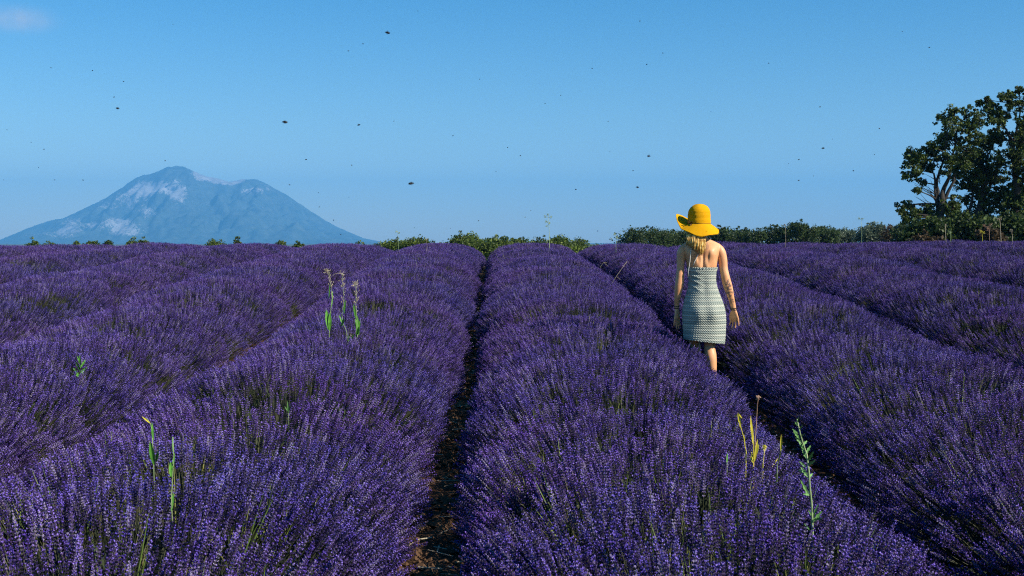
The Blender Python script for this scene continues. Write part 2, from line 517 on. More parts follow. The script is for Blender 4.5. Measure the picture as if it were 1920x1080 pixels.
def make_tuft(seed, n=16):
    rs = random.Random(seed)
    mb = MB()
    for i in range(n):
        a = rs.uniform(0, 6.28); t = rs.uniform(0.1, 0.8)
        mb.leaf((0.02 * math.cos(a), 0.02 * math.sin(a), rs.uniform(0, 0.03)), (t * math.cos(a), t * math.sin(a), 1), (-math.sin(a), math.cos(a), 0.1),
                rs.uniform(0.06, 0.13), rs.uniform(0.005, 0.008), 0, rs.uniform(-0.2, 0.3), 3)
    return mb.build("leaf_tuft", [m_leaf], link=False)

def make_grass(seed, n=7):
    rs = random.Random(seed)
    mb = MB()
    for i in range(n):
        a = rs.uniform(0, 6.28); t = rs.uniform(0.05, 0.35)
        mb.leaf((0.015 * math.cos(a), 0.015 * math.sin(a), 0), (t * math.cos(a), t * math.sin(a), 1), (-math.sin(a), math.cos(a), 0.1),
                rs.uniform(0.20, 0.36), rs.uniform(0.003, 0.006), 0, rs.uniform(-0.1, 0.25), 4)
    return mb.build("grass_tuft", [m_grass], link=False)

def proto_collection(name, objs):
    c = bpy.data.collections.new(name)
    for o in objs:
        c.objects.link(o)
    return c

c_clumps = proto_collection("flower_clump_kinds", [make_clump(100 + i) for i in range(14)])
c_tufts = proto_collection("leaf_tuft_kinds", [make_tuft(300 + i) for i in range(6)])
c_grass = proto_collection("grass_kinds", [make_grass(500 + i) for i in range(6)])

def scatter_group(name, coll):
    g = bpy.data.node_groups.new(name, 'GeometryNodeTree')
    g.interface.new_socket("Geometry", in_out='INPUT', socket_type='NodeSocketGeometry')
    g.interface.new_socket("Geometry", in_out='OUTPUT', socket_type='NodeSocketGeometry')
    N, L = g.nodes, g.links
    gi = N.new("NodeGroupInput"); go = N.new("NodeGroupOutput")
    ci = N.new("GeometryNodeCollectionInfo")
    ci.inputs['Collection'].default_value = coll
    ci.inputs['Separate Children'].default_value = True
    ci.inputs['Reset Children'].default_value = True
    ip = N.new("GeometryNodeInstanceOnPoints")
    ip.inputs['Pick Instance'].default_value = True
    def na(nm, t):
        n = N.new("GeometryNodeInputNamedAttribute"); n.data_type = t; n.inputs['Name'].default_value = nm
        return n
    av, ar, as_ = na("kind_index", 'INT'), na("turn", 'FLOAT_VECTOR'), na("size", 'FLOAT')
    er = N.new("FunctionNodeEulerToRotation")
    L.new(ar.outputs['Attribute'], er.inputs[0])
    L.new(gi.outputs[0], ip.inputs['Points'])
    L.new(ci.outputs[0], ip.inputs['Instance'])
    L.new(av.outputs['Attribute'], ip.inputs['Instance Index'])
    L.new(er.outputs[0], ip.inputs['Rotation'])
    L.new(as_.outputs['Attribute'], ip.inputs['Scale'])
    L.new(ip.outputs[0], go.inputs[0])
    return g

g_clumps = scatter_group("scatter_flowers", c_clumps)
g_tufts = scatter_group("scatter_leaves", c_tufts)
g_grass = scatter_group("scatter_grass", c_grass)

def dir_to_euler(D, spin):
    """arrays: unit vectors D (n,3) -> XYZ eulers that turn +Z to D after a spin about Z (spin in Z applied first)"""
    # R = Rz(phi) Ry(theta) Rz(spin); turn it into XYZ euler
    th = np.arccos(np.clip(D[:, 2], -1, 1)); ph = np.arctan2(D[:, 1], D[:, 0])
    ct, st, cp, sp, cs, ss = np.cos(th), np.sin(th), np.cos(ph), np.sin(ph), np.cos(spin), np.sin(spin)
    r00 = cp * ct * cs - sp * ss
    r10 = sp * ct * cs + cp * ss
    r20 = -st * cs
    r21 = st * ss
    r22 = ct
    ey = np.arcsin(np.clip(-r20, -1, 1))
    ex = np.arctan2(r21, r22)
    ez = np.arctan2(r10, r00)
    return np.stack([ex, ey, ez], -1)

def scatter_obj(name, P, D, size, nk, group, parent, kind="stuff"):
    n = len(P)
    me = bpy.data.meshes.new(name)
    me.vertices.add(n)
    me.vertices.foreach_set("co", P.astype(np.float32).ravel())
    e = dir_to_euler(D, rng.uniform(0, 6.283, n)).astype(np.float32)
    a = me.attributes.new("turn", 'FLOAT_VECTOR', 'POINT'); a.data.foreach_set("vector", e.ravel())
    a = me.attributes.new("size", 'FLOAT', 'POINT'); a.data.foreach_set("value", size.astype(np.float32))
    a = me.attributes.new("kind_index", 'INT', 'POINT'); a.data.foreach_set("value", rng.integers(0, nk, n).astype(np.int32))
    o = bpy.data.objects.new(name, me); col.objects.link(o)
    if parent is not None: o.parent = parent
    md = o.modifiers.new("scatter", 'NODES'); md.node_group = group
    if kind: o['kind'] = kind
    return o

# ------------------------------------------------------------------ lavender rows
SP = 2.2
ROW0 = 0.82
CLUMP_L = 0.30
def row_shape(k):
    """returns functions for one row: centre line, half width, height"""
    rs = np.random.default_rng(1000 + k)
    py = []
    y = -1.0
    while y < 42:
        py.append(y); y += rs.uniform(0.5, 0.75)
    py = np.array(py)
    pdx = rs.uniform(-0.08, 0.08, len(py)); ph = rs.uniform(-0.022, 0.022, len(py)); pw = rs.uniform(-0.03, 0.03, len(py))
    cx0 = ROW0 + SP * k
    def centre(y): return cx0 + 0.05 * vnoise(y * 0.25, y * 0 + k, 31) - (0.12 * np.clip((9 - y) / 3, 0, 1) if k in (0, 1) else 0)
    def half(y): return np.interp(y, [0, 5, 10, 16], [0.94, 0.95, 0.98, 1.01]) + np.interp(y, py, pw) + 0.025 * vnoise(y * 1.3, y * 0 + k, 41) - (0.09 * np.clip((9 - y) / 3, 0, 1) if k == 0 else 0) + (0.03 * np.clip((9 - y) / 3, 0, 1) if k == -1 else 0) + (0.12 * np.clip((10 - y) / 3, 0, 1) if k == 1 else 0) - (0.05 if k <= -2 or k >= 2 else 0)
    def height(y):
        return np.interp(y, [0, 5, 9, 14, 25], [0.43, 0.46, 0.54, 0.57, 0.58]) + np.interp(y, py, ph) + 0.03 * vnoise(y * 0.7, y * 0 + k, 51)
    return py, pdx, centre, half, height

def envelope(u, y, centre, half, height, inset=0.0, k=0):
    """u in -1..1 across the row -> x, z above the ground"""
    a = half(y) - inset; h = height(y) - inset
    th = u * math.pi / 2
    bump = 1 + 0.04 * vnoise(u * 3 + k * 7, y * 1.8, 61) + 0.035 * vnoise(u * 6 + k * 7, y * 4.5, 71)
    x = centre(y) + a * np.sign(np.sin(th)) * np.abs(np.sin(th)) ** 0.9 * bump
    z = h * np.cos(th) ** 0.68 * bump
    return x, z

def in_view(P, mx=1.1, top=None):
    sx = VX + F * P[:, 0] / P[:, 1]
    mpx = F * mx / P[:, 1]
    sy = VY + F * (EYE - P[:, 2]) / P[:, 1]
    return (sx > -mpx) & (sx < 1920 + mpx * 1.3) & (sy < 1080 + F * 0.55 / P[:, 1])

WEED_SPOTS = [((px - VX) / F * d, d) for px, d in ((618, 11.2), (645, 11.2), (670, 11.2), (150, 9.2), (285, 5.2), (321, 4.7), (540, 6.8), (1530, 4.3))]
ROW_LABELS = {
    0: "wide lavender row right of the narrow bare furrow, running up to the horizon",
    -1: "wide lavender row left of the narrow bare furrow, with tall green dock stalks",
    1: "lavender row right of the woman, its near flank in deep shadow",
    -2: "second lavender row left of the bare furrow, with a bright green thistle in it",
    -3: "third lavender row left of the bare furrow, meeting the left picture edge in mid slope",
    -4: "fourth lavender row left of the bare furrow, far up the slope",
    -5: "fifth lavender row left of the bare furrow, a thin band near the skyline at left",
    -6: "leftmost far lavender row, only a sliver at the skyline below the mountain",
    2: "second lavender row right of the woman, rising toward the tall oaks",
    3: "third lavender row right of the woman, in front of the hedge",
    4: "fourth lavender row right of the woman, near the skyline below the oaks",
    5: "rightmost far lavender row, only a sliver at the skyline under the tallest oak",
}
DENS = 140
spike_protos = None
near_spike_mesh = []
for i in range(10):
    rs = random.Random(900 + i); mb = MB()
    spike_into(mb, (0, 0, 0), (rs.uniform(-.05, .05), rs.uniform(-.05, .05), 1), 0.32, rs.uniform(0.065, 0.095), rs.uniform(0.0075, 0.0095), rs)
    o = mb.build("flower_spike", [m_stem, m_calyx, m_petal, m_calyx_pale, m_calyx_dark], link=False)
    near_spike_mesh.append(o.data)
    bpy.data.objects.remove(o)

for k in range(-6, 6):
    py, pdx, centre, half, height = row_shape(k)
    cx0 = ROW0 + SP * k
    root = empty("lavender_row", (cx0, 0, 0))
    tag(root, ROW_LABELS[k], "lavender", "rows of lavender across the field")
    off = np.array([cx0, 0, 0])
    # inner foliage mound
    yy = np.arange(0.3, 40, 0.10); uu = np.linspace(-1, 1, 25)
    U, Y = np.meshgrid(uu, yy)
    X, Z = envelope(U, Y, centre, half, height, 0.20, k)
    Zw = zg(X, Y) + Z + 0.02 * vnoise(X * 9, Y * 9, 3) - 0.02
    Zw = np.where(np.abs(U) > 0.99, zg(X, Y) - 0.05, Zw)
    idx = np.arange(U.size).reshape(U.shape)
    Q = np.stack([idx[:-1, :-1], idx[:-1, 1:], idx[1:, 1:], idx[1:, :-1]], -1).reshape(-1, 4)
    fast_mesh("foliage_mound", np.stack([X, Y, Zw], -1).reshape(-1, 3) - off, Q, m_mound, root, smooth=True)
    def sample(dens, inset, y0=2.3, y1=35.5):
        n = int(dens * 2.45 * (y1 - y0))
        y = rng.uniform(y0, y1, n); u = rng.uniform(-1, 1, n)
        far = rng.random(n) < np.clip(0.66 + (y - 6) * 0.035, 0.66, 1.0)
        y = y[far]; u = u[far]; n = len(y)
        # arc-length weighting: less at the very feet
        keep = rng.random(n) < np.where(np.abs(u) > 0.93, 0.55, 1.0)
        # thin patches between plants
        keep &= (fbm(u * 2.2 + k * 5, y * 1.1, 3, 81) > -0.38) | (rng.random(n) < 0.4)
        y = y[keep]; u = u[keep]
        x, z = envelope(u, y, centre, half, height, inset, k)
        ok = np.ones(len(y), bool)
        for wx, wy in WEED_SPOTS:
            ok &= ~((np.abs(x - wx * y / wy) < 0.06) & (y > wy - 0.22) & (y < wy + 0.05))
        x, y, z = x[ok], y[ok], z[ok]
        P = np.stack([x, y, zg(x, y) + z], -1)
        # the plant this stem belongs to
        j = np.clip(np.searchsorted((py[1:] + py[:-1]) / 2, y), 0, len(py) - 1)
        C = np.stack([centre(y) * 0.45 + 0.55 * (centre(y) + pdx[j]) + 0.0, py[j], zg(centre(y), y) - 0.16], -1)
        C[:, 0] += 0.45 * (x - C[:, 0])          # stems leave from a broad woody base
        C[:, 1] += 0.35 * (y - C[:, 1])
        D = P - C
        D += rng.normal(0, 0.04, D.shape)
        D[:, 2] += 0.06
        D /= np.linalg.norm(D, axis=1)[:, None]
        return P, D
    P, D = sample(DENS, 0.0)
    v = in_view(P)
    P, D = P[v], D[v]
    if len(P):
        sz = rng.uniform(0.88, 1.12, len(P)) * np.interp(P[:, 1], [5, 14, 28], [1.0, 0.84, 0.76])
        base = P - D * (CLUMP_L * sz)[:, None]
        # the 300 that show largest are separate parts
        if k in (0, -1):
            dist = np.where((VY + F * (EYE - P[:, 2]) / P[:, 1] < 1085) & (VX + F * P[:, 0] / P[:, 1] > 0) & (VX + F * P[:, 0] / P[:, 1] < 1920), P[:, 1], 99)
            order = np.argsort(dist)[:300]
            for q in order:
                o = bpy.data.objects.new("flower_stem", near_spike_mesh[int(rng.integers(0, 10))])
                col.objects.link(o); o.parent = root
                b = base[q] + rng.normal(0, 0.02, 3)
                o.location = Vector(b - off)
                o.rotation_euler = Vector(dir_to_euler(D[q:q + 1], rng.uniform(0, 6.28, 1))[0])
                s = sz[q] * 1.02
                o.scale = (s, s, s)
        scatter_obj("flower_spikes", base - off, D, sz, 14, g_clumps, root)
    P, D = sample(45, 0.17)
    v = in_view(P)
    P, D = P[v], D[v]
    if len(P):
        scatter_obj("leaf_tufts", P - D * 0.05 - off, D, rng.uniform(0.8, 1.5, len(P)), 6, g_tufts, root)

# loose grass blades growing up through the rows (nobody could count them)
n = 5200
Pg = []
for k in range(-6, 6):
    py, pdx, centre, half, height = row_shape(k)
    m_ = 230
    y = 2.4 + 31 * rng.random(m_) ** 1.3; u = rng.uniform(-0.85, 0.85, m_)
    keep = fbm(u * 1.5 + k * 3, y * 0.8, 2, 95) > 0.12
    y, u = y[keep], u[keep]
    if k in (-2, -1, 0, 1):
        y = np.concatenate([y, rng.uniform(3.2, 6.2, 75)]); u = np.concatenate([u, rng.uniform(-0.7, 0.7, 75)])
    x, z = envelope(u, y, centre, half, height, 0.31, k)
    D = np.stack([(x - centre(y)) * 0.5 + rng.normal(0, 0.12, len(y)), rng.normal(0, 0.15, len(y)), np.ones(len(y))], -1)
    D /= np.linalg.norm(D, axis=1)[:, None]
    Pg.append((np.stack([x, y, zg(x, y) + z], -1), D))
P = np.concatenate([a for a, b in Pg]); D = np.concatenate([b for a, b in Pg])
v = in_view(P); P, D = P[v], D[v]
gr = scatter_obj("wild_grass", P, D, rng.uniform(0.7, 1.15, len(P)), 6, g_grass, None)
tag(gr, "thin yellow green grass blades growing up through the lavender", "grass", kind="stuff")

# clods, stones and straw in the furrows
mb = MB()
m_clod = vary(new_mat("soil_clods", rough=0.95), [(0.3, (0.05, 0.026, 0.014)), (0.6, (0.13, 0.07, 0.035)), (0.78, (0.34, 0.19, 0.09))], 3, coord='Object', rand=False)
for i in range(5200):
    k = random.choice([0, 0, 0, 0, 1, 1, -1, 2])
    fx = ROW0 - SP / 2 + SP * k
    x = fx + random.gauss(0, 0.11); y = 3.5 + 30 * random.random() ** 1.4
    z = float(zg(x, y)); s = random.uniform(0.006, 0.028) if random.random() < 0.85 else random.uniform(0.02, 0.05)
    v = [(x + s * random.uniform(.6, 1.2) * a, y + s * random.uniform(.6, 1.2) * b, z + s * c * random.uniform(.5, .9) + 0.012) for a, b, c in
         ((1, 0, 0), (0, 1, 0.1), (-1, 0, 0), (0, -1, -0.1), (0.1, 0, 1), (0, 0.1, -1))]
    mb.add(v, [(0, 1, 4), (1, 2, 4), (2, 3, 4), (3, 0, 4), (1, 0, 5), (2, 1, 5), (3, 2, 5), (0, 3, 5)])
cl = mb.build("soil_clods", m_clod)
tag(cl, "brown clods and small stones lying in the bare furrows", "clods", kind="stuff")
mb = MB()
for i in range(260):
    k = random.choice([0, 0, 0, 1])
    x = ROW0 - SP / 2 + SP * k + random.gauss(0, 0.10); y = 3.5 + 28 * random.random() ** 1.4
    z = float(zg(x, y)) + 0.03
    a = random.uniform(0, 3.14); l = random.uniform(0.02, 0.07)
    mb.tube([(x - l * math.cos(a), y - l * math.sin(a), z + random.uniform(0, .02)), (x + l * math.cos(a), y + l * math.sin(a), z + random.uniform(0, .02))], 0.003, 3)
st = mb.build("straw_litter", m_dry)
tag(st, "bits of dry straw scattered along the furrows", "straw", kind="stuff")

# ------------------------------------------------------------------ trees and shrubs
def leaf_mat(name, stops, transl=0.35):
    m = new_mat(name, rough=0.55, spec=0.35)
    geo = nd(m, "ShaderNodeNewGeometry")
    r = ramp(m, stops, geo.outputs['Random Per Island'])
    nz = nd(m, "ShaderNodeTexNoise", Scale=1.1, Detail=2.0)
    lk(m, geo.outputs['Position'], nz.inputs['Vector'])
    hs = nd(m, "ShaderNodeHueSaturation")
    mr = nd(m, "ShaderNodeMapRange"); mr.inputs[1].default_value = 0.3; mr.inputs[2].default_value = 0.7; mr.inputs[3].default_value = 0.65; mr.inputs[4].default_value = 1.35
    lk(m, nz.outputs['Fac'], mr.inputs[0]); lk(m, mr.outputs[0], hs.inputs['Value']); lk(m, r.outputs[0], hs.inputs['Color'])
    lk(m, hs.outputs[0], bsdf(m).inputs['Base Color'])
    tr = nd(m, "ShaderNodeBsdfTranslucent"); lk(m, hs.outputs[0], tr.inputs['Color'])
    mx = nd(m, "ShaderNodeMixShader"); mx.inputs[0].default_value = transl
    out = m.node_tree.nodes['Material Output']
    lk(m, bsdf(m).outputs[0], mx.inputs[1]); lk(m, tr.outputs[0], mx.inputs[2]); lk(m, mx.outputs[0], out.inputs['Surface'])
    return m
m_oak = leaf_mat("oak_leaves", [(0.0, (0.018, 0.034, 0.008)), (0.55, (0.050, 0.085, 0.015)), (1.0, (0.17, 0.22, 0.04))])
m_hedge_dark = leaf_mat("hedge_leaves", [(0.0, (0.018, 0.036, 0.010)), (0.6, (0.042, 0.075, 0.018)), (1.0, (0.10, 0.14, 0.03))])
m_hedge_green = leaf_mat("fresh_green_leaves", [(0.0, (0.03, 0.055, 0.010)), (0.6, (0.085, 0.135, 0.02)), (1.0, (0.21, 0.26, 0.04))])
m_hedge_pale = leaf_mat("pale_leaves", [(0.0, (0.05, 0.08, 0.05)), (0.6, (0.11, 0.15, 0.09)), (1.0, (0.22, 0.26, 0.16))])
m_hedge_brown = leaf_mat("brownish_leaves", [(0.0, (0.03, 0.025, 0.012)), (0.6, (0.08, 0.055, 0.025)), (1.0, (0.16, 0.10, 0.05))])
m_bark = vary(new_mat("bark", rough=0.9), [(0.3, (0.018, 0.015, 0.012)), (0.7, (0.065, 0.055, 0.045))], 12, rand=False)

def leaf_cloud(C, rad, per, size, rs, flat=1.0):
    """leaf faces in small sprays round the points C: every leaf is a folded quad of its own"""
    n = len(C) * per
    c = np.repeat(C, per, 0); r = np.repeat(rad, per)
    d = rs.normal(0, 1, (n, 3)); d /= np.linalg.norm(d, axis=1)[:, None]
    p = c + d * (r * rs.random(n) ** 0.45)[:, None] * np.array([1, 1, flat])
    a = rs.normal(0, 1, (n, 3)); a /= np.linalg.norm(a, axis=1)[:, None]
    b = np.cross(a, rs.normal(0, 1, (n, 3))); b /= np.linalg.norm(b, axis=1)[:, None]
    s = size * rs.uniform(0.6, 1.3, n)[:, None]
    V = np.stack([p - a * s * 0.5, p + b * s * 0.32, p + a * s * 0.5 , p - b * s * 0.32 + np.cross(a, b) * s * 0.12], 1).reshape(-1, 3)
    return V, np.arange(n * 4).reshape(n, 4)

def limb(mb, p0, p1, r0, r1, rs, wob=0.08, n=6, sag=0.0):
    p0, p1 = Vector(p0), Vector(p1)
    L = (p1 - p0).length
    pts, rr = [], []
    ph = [rs.uniform(-1, 1) for _ in range(6)]
    for i in range(n + 1):
        t = i / n
        q = p0.lerp(p1, t)
        w = math.sin(math.pi * t) * wob * L
        q += Vector((ph[0] * w + 0.3 * w * math.sin(6 * t + ph[3]), ph[1] * w, ph[2] * w * 0.5 + sag * L * math.sin(math.pi * t)))
        pts.append(q); rr.append(r0 + (r1 - r0) * t)
    mb.tube(pts, rr, 5)
    return pts

def shrub(name, label, cat, group, px, top, w, d, mat, seed, leaves=1700, leaf=0.24, depth=None, spiky=0.25):
    rs = np.random.default_rng(seed); rr = random.Random(seed)
    x = (px - VX) / F * d
    zt = EYE - (top - VY) / F * d
    z0 = float(zg(x, d)) - 0.1
    W = w / F * d / 2; H = zt - z0
    root = empty(name, (x, d, z0)); tag(root, label, cat, group)
    mb = MB()
    # sub-crowns on limbs
    nb = max(7, int(6 + W * 7))
    C, Rd = [], []
    for i in range(nb):
        a = rs.uniform(0, 6.28); q = rs.random() ** 0.6
        cx, cy = W * 0.75 * q * math.cos(a), W * 0.6 * q * math.sin(a)
        r = rs.uniform(0.26, 0.42) * min(W, H * 0.6)
        hz = (H - r * 0.8) * (1.0 - 0.10 * q ** 2 - 0.10 * rs.random())
        C.append((cx, cy, hz)); Rd.append(r)
        limb(mb, (cx * 0.15, cy * 0.15, 0), (cx, cy, hz), 0.035 * H ** 0.7, 0.012, rr, 0.06)
    for i in range(int(nb * 1.9)):
        a = rs.uniform(0, 6.28); q = rs.random() ** 0.5
        C.append((W * 0.95 * q * math.cos(a), W * 0.7 * q * math.sin(a), H * rs.uniform(0.12, 0.72))); Rd.append(rs.uniform(0.3, 0.45) * min(W, H * 0.5))
    C, Rd = np.array(C), np.array(Rd)
    k = 12
    d1 = rs.normal(0, 1, (len(C) * k, 3)); d1 /= np.linalg.norm(d1, axis=1)[:, None]
    S = np.repeat(C, k, 0) + d1 * (np.repeat(Rd, k) * rs.uniform(0.45, 1.0, len(C) * k))[:, None]
    # shoots that break the outline
    ns = int(10 + W * 8)
    a = rs.uniform(0, 6.28, ns); q = rs.random(ns) ** 0.5 * 0.9
    T = np.stack([W * q * np.cos(a), W * 0.7 * q * np.sin(a), H * (1 - 0.35 * q ** 2) * rs.uniform(0.85, 1.0, ns) + spiky * rs.random(ns) * 0.7], -1)
    S = np.concatenate([S, T]); sr = np.concatenate([np.full(len(d1), 0.30 * min(1.2, W)), np.full(ns, 0.13)])
    S[:, 2] = np.clip(S[:, 2], 0.05, None)
    per = max(6, leaves // len(S))
    V, Q = leaf_cloud(S, sr, per, leaf, rs, 0.8)
    fast_mesh("crown", V, Q, mat, root)
    mb.build("stems", m_bark, root)
    return root

HG = "hedge trees behind the crest at right"
CG = "green shrubs behind the crest in the middle"
LG = "small treetops peeking over the crest below the mountain"
hedge = [
 # right hedge, dark
 (1207, 427, 75, 118, m_hedge_dark, "rounded dark tree at the left end of the hedge, left of the yellow hat", HG),
 (1248, 431, 50, 120, m_hedge_dark, "dark hedge tree just left of the yellow hat brim", HG),
 (1292, 434, 60, 121, m_hedge_dark, "dark hedge tree mostly hidden behind the yellow hat", HG),
 (1352, 430, 48, 119, m_hedge_dark, "dark hedge tree just right of the yellow hat brim", HG),
 (1388, 431, 44, 121, m_hedge_dark, "low dark hedge tree, second one right of the hat", HG),
 (1416, 429, 38, 118, m_hedge_dark, "low dark hedge tree, third one right of the hat", HG),
 (1451, 424, 48, 120, m_hedge_dark, "mid height dark tree just left of the tallest hedge tree", HG),
 (1500, 418, 60, 119, m_hedge_dark, "tallest dark tree of the hedge between hat and oaks", HG),
 (1538, 424, 52, 121, m_hedge_dark, "dark tree at the right end of the dense hedge", HG),
 (1585, 431, 46, 126, m_hedge_pale, "small pale tree in the gap right of the dense hedge", "pale small trees left of the oaks"),
 (1636, 420, 52, 112, m_hedge_pale, "silvery green young tree left of the oaks", "pale small trees left of the oaks"),
 (1672, 428, 40, 108, m_hedge_brown, "brownish green shrub between the silvery tree and the oaks", HG),
 (1695, 420, 36, 100, m_hedge_dark, "dark green shrub touching the left foot of the oaks", HG),
 # centre, fresh green
 (738, 452, 44, 84, m_hedge_green, "low bright shrub at the right foot of the mountain", CG),
 (775, 447, 44, 82, m_hedge_green, "green shrub over the left part of the crest left of the bare furrow", CG),
 (800, 450, 34, 86, m_hedge_dark, "darker low shrub left of the tall central shrub", CG),
 (868, 440, 50, 80, m_hedge_green, "tallest green shrub left above the bare furrow end", CG),
 (898, 449, 46, 77, m_hedge_green, "green shrub filling the notch at the end of the bare furrow", CG),
 (935, 446, 42, 80, m_hedge_green, "green shrub just right of the notch at the furrow end", CG),
 (975, 448, 46, 83, m_hedge_green, "low green shrub over the crest of the central row", CG),
 (1012, 447, 36, 84, m_hedge_dark, "dark low shrub behind the tall dry stalk", CG),
 (1048, 446, 44, 82, m_hedge_green, "bright green shrub right of the tall dry stalk", CG),
 (1085, 450, 40, 84, m_hedge_green, "bright low shrub above the furrow the woman walks in", CG),
 (1118, 459, 30, 84, m_hedge_green, "lowest bright shrub at the right end of the central shrubs", CG),
 # left tips
 (66, 453, 22, 90, m_hedge_green, "small treetop at far left below the mountain foot", LG),
 (96, 455, 26, 92, m_hedge_green, "low treetop just right of the far left one", LG),
 (152, 453, 20, 90, m_hedge_green, "leftmost of three treetops close together under the mountain", LG),
 (176, 453, 26, 92, m_hedge_green, "middle one of three treetops close together under the mountain", LG),
 (205, 451, 18, 91, m_hedge_dark, "dark pointed treetop of the three close together under the mountain", LG),
 (252, 453, 22, 90, m_hedge_green, "treetop under the middle of the mountain, left one of a pair", LG),
 (271, 450, 18, 93, m_hedge_green, "treetop under the middle of the mountain, right one of a pair", LG),
 (408, 450, 34, 90, m_hedge_green, "wide low treetop under the mountain top", LG),
 (446, 451, 14, 88, m_hedge_green, "narrow shoot like treetop right of the wide low one", LG),
 (527, 452, 18, 90, m_hedge_green, "small treetop under the right slope of the mountain", LG),
 (561, 454, 15, 92, m_hedge_green, "smallest treetop under the right slope of the mountain", LG),
 (676, 456, 20, 90, m_hedge_green, "small treetop at the right foot of the mountain", LG),
]
for i, (px, top, w, d, mat, lab, grp) in enumerate(hedge):
    shrub("hedge_tree" if grp != CG else "shrub", lab, "tree" if grp != CG else "shrub", grp, px, top - (1 if grp == LG else 2 if grp == CG else 4), w * (1.45 if grp == HG else 1.7 if grp == CG else 1.5), d, mat, 2000 + i,
          leaves=12000 if w > 40 else 6000, leaf=0.175 if d > 95 else 0.13, spiky=0.45)

def big_tree(name, label, group, d, trunk, blobs, seed, mat, dens=1.0, leaf=0.125, twigs=()):
    """trunk: list of stems, each a list of (px,py,radius m); blobs: (px,py,r px) clumps of leaves"""
    rs = np.random.default_rng(seed); rr = random.Random(seed)
    bx = trunk[0][0][0]
    base = at(bx, 455, d); base.z = float(zg(base.x, d)) - 0.1
    root = empty(name, base); tag(root, label, "tree", group)
    mb = MB(); joints = []
    for st in trunk:
        pts = []; rad = []
        for j, (px, py, r) in enumerate(st):
            p = at(px, py, d) - base
            p.y += rr.uniform(-0.25, 0.25) * (j > 0)
            if j == 0 and st is trunk[0] or py > 452: p.z = 0.0 - 0.05
            pts.append(p); rad.append(r)
        # refine
        P2, R2 = [], []
        for j in range(len(pts) - 1):
            for t in (0, 0.33, 0.66):
                q = pts[j].lerp(pts[j + 1], t)
                if t: q += Vector((rr.uniform(-.05, .05), rr.uniform(-.05, .05), 0))
                P2.append(q); R2.append(rad[j] + (rad[j + 1] - rad[j]) * t)
        P2.append(pts[-1]); R2.append(rad[-1])
        mb.tube(P2, R2, 7)
        joints += [(q, r) for q, r in zip(P2, R2)]
    mb.build("trunk", m_bark, root, smooth=True)
    mb = MB()
    S, sr = [], []
    for (px, py, r) in blobs:
        R_ = r / F * d
        c = at(px, py, d) - base
        c.y = rr.uniform(-1.0, 1.0) * 0.9
        cand = [(q, jr) for q, jr in joints if q.z < c.z + 0.3]
        j, jr = min(cand or joints, key=lambda e: (e[0] - c).length + 0.25 * abs(e[0].z - c.z + 0.8))
        limb(mb, j, c, max(0.02, min(jr * 0.6, 0.07)), 0.015, rr, 0.07, sag=0.03)
        k = max(10, int(34 * (r / 24.0) ** 1.6))
        for _ in range(k):
            v = Vector(rs.normal(0, 1, 3)).normalized() * R_ * rs.uniform(0.35, 1.22)
            v.z *= 0.8
            s = c + v
            if s.z < 0.1: s.z = 0.1
            limb(mb, c, s, 0.012, 0.004, rr, 0.08, n=3)
            S.append(s); sr.append(rs.uniform(0.09, 0.25) * min(1.0, 0.55 + R_ * 0.6))
    for (x0, y0, x1, y1, n) in twigs:
        for _ in range(n):
            a = at(x0 + rr.uniform(-4, 4), y0 + rr.uniform(-8, 8), d) - base
            b = at(x1 + rr.uniform(-16, 16), y1 + rr.uniform(-14, 14), d) - base
            b.y = rr.uniform(-.4, .4)
            limb(mb, a, b, 0.02, 0.004, rr, 0.05, n=4)
    mb.build("branches", m_bark, root)
    S, sr = np.array(S), np.array(sr)
    per = int(24 * dens)
    V, Q = leaf_cloud(S, sr, per, leaf, rs, 0.75)
    fast_mesh("crown", V, Q, mat, root)
    return root

OG = "tall oaks at the right edge"
big_tree("oak_tree", "open crowned oak with forked bare stems, leftmost of the tall oaks", OG, 58,
    [[(1762, 455, .20), (1763, 410, .16), (1766, 375, .13), (1775, 350, .10), (1782, 325, .06), (1788, 290, .04), (1795, 240, .025)],
     [(1764, 408, .12), (1760, 370, .09), (1762, 335, .06), (1770, 290, .04), (1775, 250, .025)],
     [(1765, 400, .09), (1756, 360, .06), (1752, 325, .04), (1735, 320, .03), (1715, 328, .02)],
     [(1766, 385, .10), (1785, 345, .06), (1792, 325, .04)]],
    [(1716, 292, 20), (1704, 306, 16), (1712, 322, 14), (1728, 298, 20), (1750, 285, 20), (1745, 310, 17), (1722, 332, 11), (1694, 330, 7), (1733, 276, 10), (1770, 300, 22), (1790, 300, 22),
     (1772, 270, 22), (1790, 262, 24), (1772, 240, 18), (1778, 220, 16), (1793, 210, 17), (1808, 214, 15), (1812, 240, 22), (1828, 226, 15), (1800, 285, 20), (1768, 322, 10), (1820, 262, 20),
     (1710, 358, 7), (1702, 388, 14), (1718, 384, 13), (1733, 398, 18), (1714, 402, 12), (1748, 395, 14), (1782, 392, 16), (1700, 412, 12), (1696, 396, 10), (1712, 425, 16), (1735, 422, 18), (1755, 415, 16), (1780, 415, 18), (1770, 385, 12), (1800, 405, 18), (1798, 385, 12), (1742, 342, 6), (1790, 372, 10)],
    41, m_oak, twigs=[(1755, 370, 1728, 345, 9), (1762, 340, 1745, 322, 6), (1770, 400, 1800, 375, 6), (1760, 395, 1725, 370, 6)])
